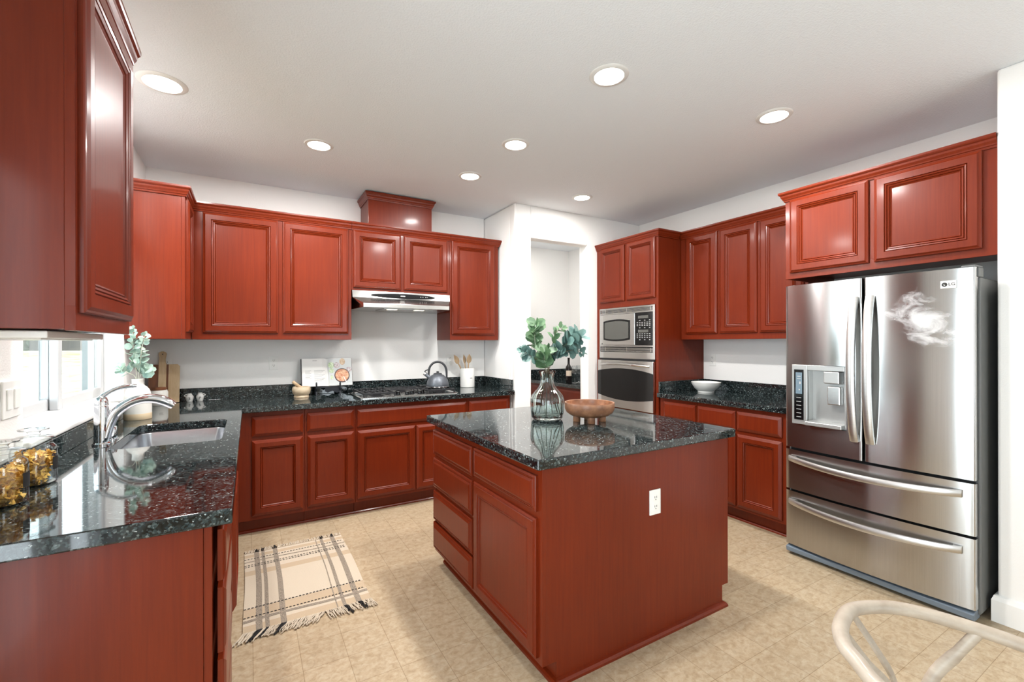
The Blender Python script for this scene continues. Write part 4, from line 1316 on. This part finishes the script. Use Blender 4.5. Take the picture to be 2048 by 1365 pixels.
# pasta jars
def jar(x, y, label, plabel, seed):
    t = thing('glass_jar', (x, y, ZK), label, 'jar', 'glass pasta jars')
    MB().lathe([(0.0, 0.0), (0.048, 0.0), (0.053, 0.004), (0.054, 0.012), (0.0535, 0.105), (0.051, 0.118), (0.045, 0.124), (0.0425, 0.128), (0.0425, 0.140), (0.046, 0.143)], (x, y, ZK), 48, cap0=False, cap1=False).build('jar_body', 'jar_glass', t, smooth=50)
    MB().lathe([(0.0, 0.001), (0.046, 0.001), (0.050, 0.006), (0.0, 0.006)], (x, y, ZK), 40, cap0=False, cap1=False).build('jar_bottom', 'jar_glass', t, smooth=50)
    MB().lathe([(0.038, 0.1435), (0.048, 0.1445), (0.0485, 0.148), (0.040, 0.152), (0.016, 0.156), (0.014, 0.162), (0.018, 0.168), (0.036, 0.172), (0.036, 0.176), (0.0, 0.178)], (x, y, ZK), 44, cap0=False, cap1=False).build('lid', 'jar_glass', t, smooth=50)
    # black label that wraps round the side
    m = MB()
    m.loft([[(x + 0.0545 * math.cos(math.radians(a)), y + 0.0545 * math.sin(math.radians(a)), ZK + z) for z in (0.045, 0.085)] for a in range(-24, 27, 4)], False, False, False)
    m.build('chalk_label', 'black_matte', t)
    rnd = random.Random(seed)
    m = MB()
    for k in range(270):
        while True:
            px, py = rnd.uniform(-1, 1), rnd.uniform(-1, 1)
            if px * px + py * py < 1:
                break
        c = Vector((x + px * 0.041, y + py * 0.041, ZK + 0.014 + rnd.random() * 0.088))
        R = Matrix.Rotation(rnd.uniform(0, 6.28), 3, Vector((rnd.uniform(-1, 1), rnd.uniform(-1, 1), rnd.uniform(-1, 1))).normalized())
        L, W = 0.0115, 0.0075
        rows = []
        for q in range(5):
            u_ = -L + 2 * L * q / 4
            ww = W * (0.35 + 0.65 * abs(u_) / L)
            zb = 0.0028 * (1 if q == 2 else 0)
            rows.append([c + R @ Vector((u_, s * ww, zb + 0.0015 * (abs(s) - 0.5) * (-1) ** int(s * 2))) for s in (-1, -0.4, 0, 0.4, 1)])
        m.loft(rows, False, False, False)
    q = m.build('bow_tie_pasta', 'pasta', None)
    tag(q, plabel, 'pasta', kind='stuff')
jar(-0.590, 1.775, 'lidded glass jar with bow-tie pasta nearest the viewer', 'yellow bow-tie pasta in the nearest glass jar', 1)
jar(-0.588, 1.985, 'lidded glass jar with bow-tie pasta behind its twin, under the window', 'yellow bow-tie pasta in the farther glass jar', 2)

# ------------------------------------------------------------------ things on the back counter
def bowl_of(name, c, outer, inner, mat, parent):
    return MB().lathe(outer + inner[::-1], c, 56, cap0=False, cap1=False).build(name, mat, parent, smooth=50)
mc = (0.372, 4.085)
t = thing('mortar', (mc[0], mc[1], ZK), 'pale olive wood mortar on the back counter', 'mortar')
bowl_of('mortar_bowl', (mc[0], mc[1], ZK), [(0.0, 0), (0.056, 0), (0.058, 0.008), (0.053, 0.016), (0.066, 0.035), (0.071, 0.058), (0.068, 0.080), (0.063, 0.088)], [(0.0, 0.03), (0.04, 0.04), (0.054, 0.06), (0.056, 0.084)], 'olive_wood', t)
t = thing('pestle', (mc[0], mc[1], ZK + 0.04), 'wooden pestle leaning in the olive wood mortar', 'pestle')
pa, pb = Vector((mc[0] + 0.022, mc[1], ZK + 0.052)), Vector((mc[0] - 0.066, mc[1] - 0.005, ZK + 0.132))
MB().tube([pa, pa.lerp(pb, 0.1), pa.lerp(pb, 0.3), pa.lerp(pb, 0.7), pa.lerp(pb, 0.95), pb], [0.012, 0.018, 0.016, 0.0135, 0.0135, 0.009], 18).build('stick', 'maple', t, smooth=50)

# open cookbook on an easel
t = thing('cookbook', (0.585, 4.16, 0.99), 'open cookbook with a stew photograph on a dark easel', 'book')
tb = 0.26
vb = Vector((0, math.sin(tb), math.cos(tb))); nb = Vector((0, -math.cos(tb), math.sin(tb)))
ob = Vector((0.585, 4.172, 0.988))
H = 0.243
def page_block(x1, th, name):
    # cross-section from the spine outwards, bowed near the gutter
    k = 10
    s = 1 if x1 > 0 else -1
    top = [(x1 * q / k, 0.004 + th * math.sin(min(q / 2.5, 1) * PI / 2)) for q in range(k + 1)]
    poly = [(0, 0.002)] + top + [(x1, 0.002)]
    return MB().prism(poly, ob, X, nb, vb, H).build(name, 'page', t)
cv = MB()
cv.prism([(-0.207, -0.003), (0.212, -0.003), (0.212, 0.001), (-0.207, 0.001)], ob - vb * 0.003, X, nb, vb, H + 0.006)
cv.build('book_cover', 'book_cover', t)
pl = page_block(-0.200, 0.016, 'left_pages')
pr = page_block(0.206, 0.013, 'right_page')
def on_page(a, b, h=0.0172):
    return ob + X * a + vb * b + nb * h
m = MB()
for k in range(9):
    b = 0.135 - k * 0.0115
    m.f([m.v(on_page(p, q, 0.0204)) for p, q in ((-0.105, b), (-0.02 - (k % 3) * 0.012, b), (-0.02 - (k % 3) * 0.012, b + 0.003), (-0.105, b + 0.003))])
for k in range(7):
    b = 0.135 - k * 0.0115
    m.f([m.v(on_page(p, q, 0.0204)) for p, q in ((-0.175, b), (-0.128 - (k % 2) * 0.01, b), (-0.128 - (k % 2) * 0.01, b + 0.003), (-0.175, b + 0.003))])
m.f([m.v(on_page(p, q, 0.0204)) for p, q in ((-0.115, 0.222), (-0.08, 0.222), (-0.08, 0.226), (-0.115, 0.226))])
m.build('text_lines', 'ink_grey', pl)
hp = 0.0176
MB().prism([(0.012, 0.003), (0.204, 0.003), (0.204, H - 0.003), (0.012, H - 0.003)], ob + nb * hp, X, vb, nb, 0.0004).build('photo', 'photo_grey', pr)
def disc(cx, cy, r, h, mat, nm, n=28, ry=None):
    MB().prism([(cx + r * math.cos(2 * PI * k / n), cy + (ry or r) * math.sin(2 * PI * k / n)) for k in range(n)], ob + nb * (hp + h), X, vb, nb, 0.0003).build(nm, mat, pr)
disc(0.122, 0.088, 0.064, 0.0005, 'photo_pan', 'photo_pan')
disc(0.122, 0.090, 0.056, 0.0009, 'photo_stew', 'photo_stew')
disc(0.034, 0.182, 0.027, 0.0005, 'photo_green', 'photo_greens')
disc(0.080, 0.180, 0.026, 0.0005, 'photo_pale', 'photo_onion')
disc(0.036, 0.132, 0.021, 0.0005, 'photo_green', 'photo_herbs')
disc(0.180, 0.140, 0.024, 0.0005, 'photo_pale', 'photo_salt')
disc(0.128, 0.212, 0.024, 0.0005, 'photo_bread', 'photo_bread', ry=0.030)
disc(0.036, 0.072, 0.013, 0.0005, 'photo_green', 'photo_leaf', ry=0.018)
MB().prism([(0.130, 0.078), (0.136, 0.080), (0.160, 0.026), (0.154, 0.022)], ob + nb * (hp + 0.0013), X, vb, nb, 0.0003).build('photo_spoon', 'page', pr)

t = thing('book_easel', (0.585, 4.15, ZK), 'dark scrolled easel holding the open cookbook', 'easel')
for sx in (0.485, 0.675):
    m = MB()
    poly = [(-0.075, 0.0), (-0.055, 0.0), (-0.04, 0.02), (-0.01, 0.035), (0.02, 0.03), (0.035, 0.0), (0.055, 0.0), (0.05, 0.03), (0.02, 0.06), (-0.02, 0.066), (-0.052, 0.06), (-0.062, 0.075), (-0.058, 0.10), (-0.07, 0.115), (-0.083, 0.10), (-0.08, 0.06), (-0.065, 0.035)]
    m.prism(poly, (sx, 4.190, ZK), Y, Z, X, 0.012)
    m.build('scroll_foot', 'easel_black', t, bevel=0.002)
MB().box(0.487, 0.687, 4.140, 4.205, ZK + 0.060, ZK + 0.070).build('ledge', 'easel_black', t, bevel=0.002)
MB().prism([(0.56, 0.06), (0.70, 0.06), (0.70, 0.035), (0.66, 0.015), (0.62, 0.035), (0.58, 0.02), (0.56, 0.035)], (0, 4.139, ZK), X, Z, -Y, 0.008).build('front_scroll', 'easel_black', t, bevel=0.002)

# kettle on the right grate
kc = (1.487, 3.885, 0.9575)
t = thing('tea_kettle', kc, 'hammered grey whistling kettle on the right cooktop grate', 'kettle')
MB().lathe([(0.0, 0), (0.090, 0), (0.099, 0.004), (0.102, 0.010), (0.101, 0.030), (0.093, 0.062), (0.076, 0.092), (0.055, 0.110), (0.040, 0.117), (0.040, 0.120), (0.0, 0.120)], kc, 56, cap0=False, cap1=False).build('kettle_body', 'kettle_grey', t, smooth=50)
MB().lathe([(0.0915, 0.001), (0.100, 0.0045), (0.1035, 0.0075), (0.1005, 0.0115)], kc, 56, cap0=False, cap1=False).build('base_ring', 'steel', t, smooth=50)
MB().lathe([(0.0, 0.1205), (0.038, 0.1205), (0.036, 0.127), (0.012, 0.133), (0.010, 0.140), (0.014, 0.145), (0.0, 0.147)], kc, 36, cap0=False, cap1=False).build('lid', 'handle_grey', t, smooth=50)
hd = Vector((0.93, -0.36, 0)).normalized()
C = Vector(kc)
hpz = [C + hd * (0.080 * math.cos(a)) + Z * (0.142 + 0.090 * math.sin(a)) for a in [PI * k / 20 for k in range(21)]]
hpz = [C + hd * 0.082 + Z * 0.088] + hpz + [C - hd * 0.082 + Z * 0.088]
MB().tube(hpz, [0.008] + [0.010] * 21 + [0.008], 12).build('handle', 'handle_grey', t, smooth=60)
MB().tube([C - hd * 0.070 + Z * 0.085, C - hd * 0.100 + Z * 0.112, C - hd * 0.112 + Z * 0.122], [0.020, 0.016, 0.016], 18).build('spout', 'kettle_grey', t, smooth=60)
MB().tube([C - hd * 0.110 + Z * 0.121, C - hd * 0.122 + Z * 0.131], [0.018, 0.017], 18).build('whistle', 'steel', t, smooth=60)
MB().tube([C - hd * 0.118 + Z * 0.138, C - hd * 0.110 + Z * 0.152, C - hd * 0.082 + Z * 0.162], 0.005, 10).build('whistle_lever', 'handle_grey', t, smooth=60)

# utensil crock and spoons
uc = (1.914, 4.168)
t = thing('utensil_crock', (uc[0], uc[1], ZK), 'white ceramic utensil crock in the right corner of the cooktop run', 'crock')
MB().lathe([(0.0, 0), (0.070, 0), (0.073, 0.003), (0.073, 0.188), (0.071, 0.192), (0.067, 0.190), (0.066, 0.012), (0.0, 0.010)], (uc[0], uc[1], ZK), 48, cap0=False, cap1=False).build('crock_body', 'ceramic_white', t, smooth=40)
m = MB()
def on_crock(a, z):
    return (uc[0] + 0.0736 * math.cos(a), uc[1] + 0.0736 * math.sin(a), ZK + z)
for k, (a0, a1) in enumerate(((-1.62, -1.56), (-1.54, -1.49), (-1.47, -1.40), (-1.38, -1.33), (-1.31, -1.26))):
    m.loft([[on_crock(a0 + (a1 - a0) * q / 3, 0.090 + z) for z in (0, 0.006 + 0.003 * (k % 2))] for q in range(4)], False, False, False)
m.build('lettering', 'ink', t)
def spoon(a, b, lab, wide, roll):
    a, b = Vector(a), Vector(b)
    t = thing('wooden_spoon', a, lab, 'spoon', 'wooden spoons in the crock')
    d = (b - a).normalized()
    n1 = a.lerp(b, 0.72)
    MB().tube([a, a.lerp(b, 0.4), n1], [0.006, 0.006, 0.007], 10).build('shaft', 'maple', t, smooth=60)
    L = (b - n1).length
    s = Matrix.Rotation(roll, 3, d) @ d.cross(Vector((0.3, -1, 0))).normalized()
    nn = d.cross(s).normalized()
    rings = []
    for k in range(11):
        q = k / 10
        ww = max(wide * math.sin(PI * (0.14 + 0.86 * q) ** 0.9) if q < 1 else 0.001, 0.001)
        c = n1 + d * (L * q) - nn * (0.004 * math.sin(PI * q))
        rings.append([c + s * (ww * math.cos(2 * PI * j / 14)) + nn * (max(0.0045 * math.sin(PI * min(q + 0.15, 1)), 0.0008) * math.sin(2 * PI * j / 14)) for j in range(14)])
    MB().loft(rings).build('bowl', 'maple', t, smooth=60)
spoon((uc[0] + 0.03, uc[1] + 0.01, ZK + 0.015), (uc[0] - 0.150, uc[1] - 0.005, ZK + 0.330), 'wooden spoon leaning furthest left in the crock', 0.030, 0.0)
spoon((uc[0] + 0.015, uc[1] + 0.015, ZK + 0.013), (uc[0] - 0.038, uc[1] + 0.010, ZK + 0.332), 'wooden spoon in the middle of the crock, behind its neighbour', 0.029, 0.3)
spoon((uc[0] - 0.01, uc[1] - 0.01, ZK + 0.013), (uc[0] + 0.018, uc[1] - 0.010, ZK + 0.336), 'upright wooden spoon furthest right in the crock', 0.030, -0.2)

# white bowl on the right counter
rc = (3.545, 2.60)
t = thing('serving_bowl', (rc[0], rc[1], ZK), 'white oval serving bowl on the counter beside the oven tower', 'bowl')
bowl_of('bowl_body', (rc[0], rc[1], ZK), [(0.0, 0), (0.068, 0), (0.070, 0.006), (0.068, 0.012), (0.095, 0.035), (0.118, 0.072), (0.124, 0.092)], [(0.0, 0.02), (0.06, 0.022), (0.09, 0.04), (0.112, 0.072), (0.120, 0.092)], 'ceramic_white', t)

# ------------------------------------------------------------------ things on the island
gc = (1.502, 2.158)
t = thing('glass_vase', (gc[0], gc[1], ZK), 'fluted pale green glass bottle vase on the island', 'vase')
fl = lambda a, z: 1 + (0.022 * math.cos(10 * a) if 0.02 < z < 0.26 else 0)
outer = [(0.0, 0.0), (0.070, 0.0), (0.084, 0.004), (0.091, 0.016), (0.0945, 0.05), (0.0965, 0.095), (0.0955, 0.118), (0.088, 0.140), (0.072, 0.160), (0.054, 0.180), (0.042, 0.200), (0.0365, 0.222), (0.0365, 0.246), (0.0415, 0.264), (0.0500, 0.276), (0.0505, 0.280)]
inner = [(0.0, 0.016), (0.070, 0.016), (0.086, 0.024), (0.0895, 0.05), (0.0915, 0.095), (0.0905, 0.117), (0.0835, 0.138), (0.068, 0.157), (0.050, 0.177), (0.038, 0.198), (0.0325, 0.222), (0.0325, 0.246), (0.038, 0.265), (0.047, 0.278), (0.0490, 0.281)]
MB().lathe(outer + inner[::-1], (gc[0], gc[1], ZK), 100, fl, cap0=False, cap1=False).build('bottle', 'vase_glass', t, smooth=60)
R_ = Vector((0.863, -0.505, 0)); D_ = Vector((0.505, 0.863, 0))
g0 = Vector((gc[0], gc[1], ZK + 0.282))
def V2(a, b, h):
    return tuple(g0 + R_ * a + D_ * b + Z * h)
G2 = 'eucalyptus branches in the glass vase'
def stem_in(a, b):
    return [V2(a * 6 , b * 6 , -0.250), V2(a, b, -0.03)]
branch(stem_in(-0.008, 0.005) + [V2(-0.026, 0.0, 0.07), V2(-0.066, 0.0, 0.145), V2(-0.072, -0.005, 0.215), V2(-0.066, -0.01, 0.268)], 'tall green eucalyptus branch at the left of the glass vase', G2, 'leaf_green', 'stem_pale', (0.021, 0.023), 13, 21, start=0.58)
branch(stem_in(-0.012, -0.006) + [V2(-0.030, -0.01, 0.05), V2(-0.075, -0.02, 0.075), V2(-0.115, -0.03, 0.100), V2(-0.140, -0.03, 0.122)], 'blue-green eucalyptus branch hanging left from the glass vase', G2, 'leaf_teal', 'stem_brown', (0.023, 0.018), 8, 22, start=0.60)
branch(stem_in(0.010, 0.004) + [V2(0.018, 0.0, 0.06), V2(0.065, 0.0, 0.120), V2(0.125, 0.0, 0.165), V2(0.180, 0.0, 0.205)], 'long blue-green eucalyptus branch reaching right from the glass vase', G2, 'leaf_teal', 'stem_brown', (0.026, 0.029), 14, 23, start=0.45)
branch(stem_in(0.006, 0.010) + [V2(0.012, 0.01, 0.08), V2(0.035, 0.012, 0.16), V2(0.048, 0.01, 0.22), V2(0.092, 0.015, 0.252)], 'slender upright eucalyptus branch in the middle of the glass vase', G2, 'leaf_green', 'stem_brown', (0.022, 0.014), 7, 24, start=0.60, asp=0.6)
branch(stem_in(0.012, -0.006) + [V2(0.030, -0.005, 0.05), V2(0.090, -0.01, 0.105), V2(0.150, -0.015, 0.120), V2(0.205, -0.02, 0.105)], 'thin drooping eucalyptus branch at the far right of the glass vase', G2, 'leaf_teal', 'stem_brown', (0.024, 0.015), 7, 25, start=0.5)
branch(stem_in(-0.002, -0.012) + [V2(-0.010, -0.02, 0.03), V2(-0.020, -0.03, 0.075), V2(-0.010, -0.035, 0.115)], 'short bushy eucalyptus branch over the glass vase rim', G2, 'leaf_green', 'stem_pale', (0.026, 0.026), 11, 26, start=0.45)

bc = (1.663, 1.972)
t = thing('wooden_bowl', (bc[0], bc[1], ZK), 'brown patchwork wooden bowl on four stubby feet, on the island', 'bowl')
bowl_of('bowl_body', (bc[0], bc[1], ZK), [(0.0, 0.030), (0.078, 0.030), (0.108, 0.038), (0.130, 0.054), (0.139, 0.074), (0.1405, 0.106), (0.139, 0.109)], [(0.0, 0.042), (0.08, 0.043), (0.108, 0.052), (0.125, 0.070), (0.130, 0.090), (0.132, 0.108)], 'acacia', t)
for k in range(4):
    a = math.radians(-122 + 90 * k)
    x, y = bc[0] + 0.072 * math.cos(a), bc[1] + 0.072 * math.sin(a)
    MB().lathe([(0.0, 0), (0.0195, 0), (0.0205, 0.002), (0.0205, 0.034), (0.0, 0.034)], (x, y, ZK), 24, cap0=False, cap1=False).build('foot', 'acacia', t, smooth=40)

# ------------------------------------------------------------------ pantry counter
ZP = 0.8756
bx, by = 3.36, 4.37
t = thing('wine_bottle', (bx, by, ZP), 'dark wine bottle with a pale label on the pantry counter', 'bottle')
MB().lathe([(0.0, 0), (0.036, 0), (0.038, 0.004), (0.038, 0.175), (0.034, 0.195), (0.020, 0.215), (0.0145, 0.230), (0.0140, 0.295), (0.0155, 0.297), (0.0155, 0.305), (0.0, 0.306)], (bx, by, ZP), 36, cap0=False, cap1=False).build('bottle_body', 'wine_dark', t, smooth=40)
m = MB()
m.loft([[(bx + 0.0385 * math.cos(math.radians(a)), by + 0.0385 * math.sin(math.radians(a)), ZP + z) for z in (0.085, 0.150)] for a in range(180, 300, 6)], False, False, False)
m.build('paper_label', 'label_cream', t)
wg = thing('wine_glass', (3.40, 4.30, ZP), 'wine glass standing beside the dark bottle', 'wine glass', 'wine glasses on the pantry counter')
MB().lathe([(0.0, 0), (0.036, 0.0), (0.036, 0.002), (0.010, 0.006), (0.0045, 0.012), (0.004, 0.090), (0.008, 0.098), (0.028, 0.115), (0.0395, 0.140), (0.041, 0.165), (0.035, 0.210), (0.0345, 0.210), (0.040, 0.165), (0.0385, 0.141), (0.027, 0.117), (0.0, 0.101)], (3.40, 4.30, ZP), 36, cap0=False, cap1=False).build('goblet', 'goblet_glass', wg, smooth=60)
wg['label'] = 'wine glass standing right beside the dark bottle'
copy_tree(wg, (3.50, 4.345, ZP), 'wine glass in the middle of the pantry three, slightly behind')
copy_tree(wg, (3.47, 4.205, ZP), 'wine glass furthest from the bottle, nearest the door jamb')

# ------------------------------------------------------------------ chair at the lower right
t = thing('wishbone_chair', (1.27, 0.24, 0), 'pale ash armchair with a bent round top rail at the front', 'chair')
zt = 0.69
rail = [(0.985, 0.10, 0.668), (1.000, 0.20, 0.670), (1.028, 0.315, 0.676), (1.066, 0.402, 0.684), (1.097, 0.443, 0.688), (1.130, 0.483, 0.691), (1.192, 0.517, 0.694), (1.288, 0.535, 0.694), (1.372, 0.506, 0.691), (1.424, 0.465, 0.688), (1.456, 0.408, 0.685), (1.478, 0.352, 0.682), (1.496, 0.287, 0.678), (1.512, 0.18, 0.672), (1.520, 0.06, 0.668)]
def smooth_path(P, sub=5):
    P = [Vector(p) for p in P]
    out = []
    for i in range(len(P) - 1):
        p0, p1, p2, p3 = P[max(i - 1, 0)], P[i], P[i + 1], P[min(i + 2, len(P) - 1)]
        for k in range(sub):
            q = k / sub
            out.append(0.5 * ((2 * p1) + (p2 - p0) * q + (2 * p0 - 5 * p1 + 4 * p2 - p3) * q * q + (3 * p1 - p0 - 3 * p2 + p3) * q ** 3))
    return out + [P[-1]]
MB().tube(smooth_path(rail), 0.0165, 18, flat=(1.0, 0.9)).build('top_rail', 'ash', t, smooth=60)
for pts in ([(1.477, 0.352, 0.684), (1.455, 0.385, 0.62), (1.425, 0.425, 0.54), (1.405, 0.44, 0.43), (1.405, 0.44, 0.2), (1.41, 0.445, 0.0)],
            [(1.022, 0.295, 0.674), (1.040, 0.34, 0.62), (1.075, 0.40, 0.54), (1.100, 0.42, 0.43), (1.10, 0.42, 0.2), (1.095, 0.425, 0.0)]):
    MB().tube(smooth_path(pts), [0.0118] * 6 + [0.0135] * 6 + [0.016] * 8 + [0.013] * 6, 14).build('leg', 'ash', t, smooth=60)
for pts in ([(1.47, 0.02, 0.45), (1.48, 0.01, 0.0)], [(1.03, 0.02, 0.45), (1.02, 0.01, 0.0)]):
    MB().tube(pts, [0.019, 0.013], 14).build('leg', 'ash', t, smooth=60)
# Y-shaped back splat
def flat_strip(pts, ww, th, m):
    P = smooth_path(pts, 4)
    rings = []
    for i, p in enumerate(P):
        d = (P[min(i + 1, len(P) - 1)] - P[max(i - 1, 0)]).normalized()
        s = d.cross(Vector((0.15, -1, 0.1))).normalized()
        n_ = d.cross(s).normalized()
        rings.append([p + s * ww + n_ * th, p - s * ww + n_ * th, p - s * ww - n_ * th, p + s * ww - n_ * th])
    m.loft(rings)
m = MB()
flat_strip([(1.278, 0.528, 0.690), (1.286, 0.478, 0.62), (1.300, 0.452, 0.56), (1.295, 0.425, 0.44)], 0.010, 0.003, m)
flat_strip([(1.188, 0.512, 0.690), (1.222, 0.474, 0.62), (1.265, 0.445, 0.56), (1.285, 0.425, 0.44)], 0.010, 0.003, m)
m.build('back_splat', 'ash', t)
m = MB()
m.tube([(1.10, 0.42, 0.44), (1.405, 0.44, 0.44)], 0.012, 12).tube([(1.03, 0.02, 0.44), (1.47, 0.02, 0.44)], 0.012, 12).tube([(1.10, 0.42, 0.44), (1.03, 0.02, 0.44)], 0.012, 12).tube([(1.405, 0.44, 0.44), (1.47, 0.02, 0.44)], 0.012, 12)
m.build('seat_frame', 'ash', t, smooth=60)
MB().prism([(1.105, 0.41), (1.40, 0.43), (1.465, 0.03), (1.035, 0.03)], (0, 0, 0.434), X, Y, Z, 0.012).build('woven_seat', 'rug_tan', t)
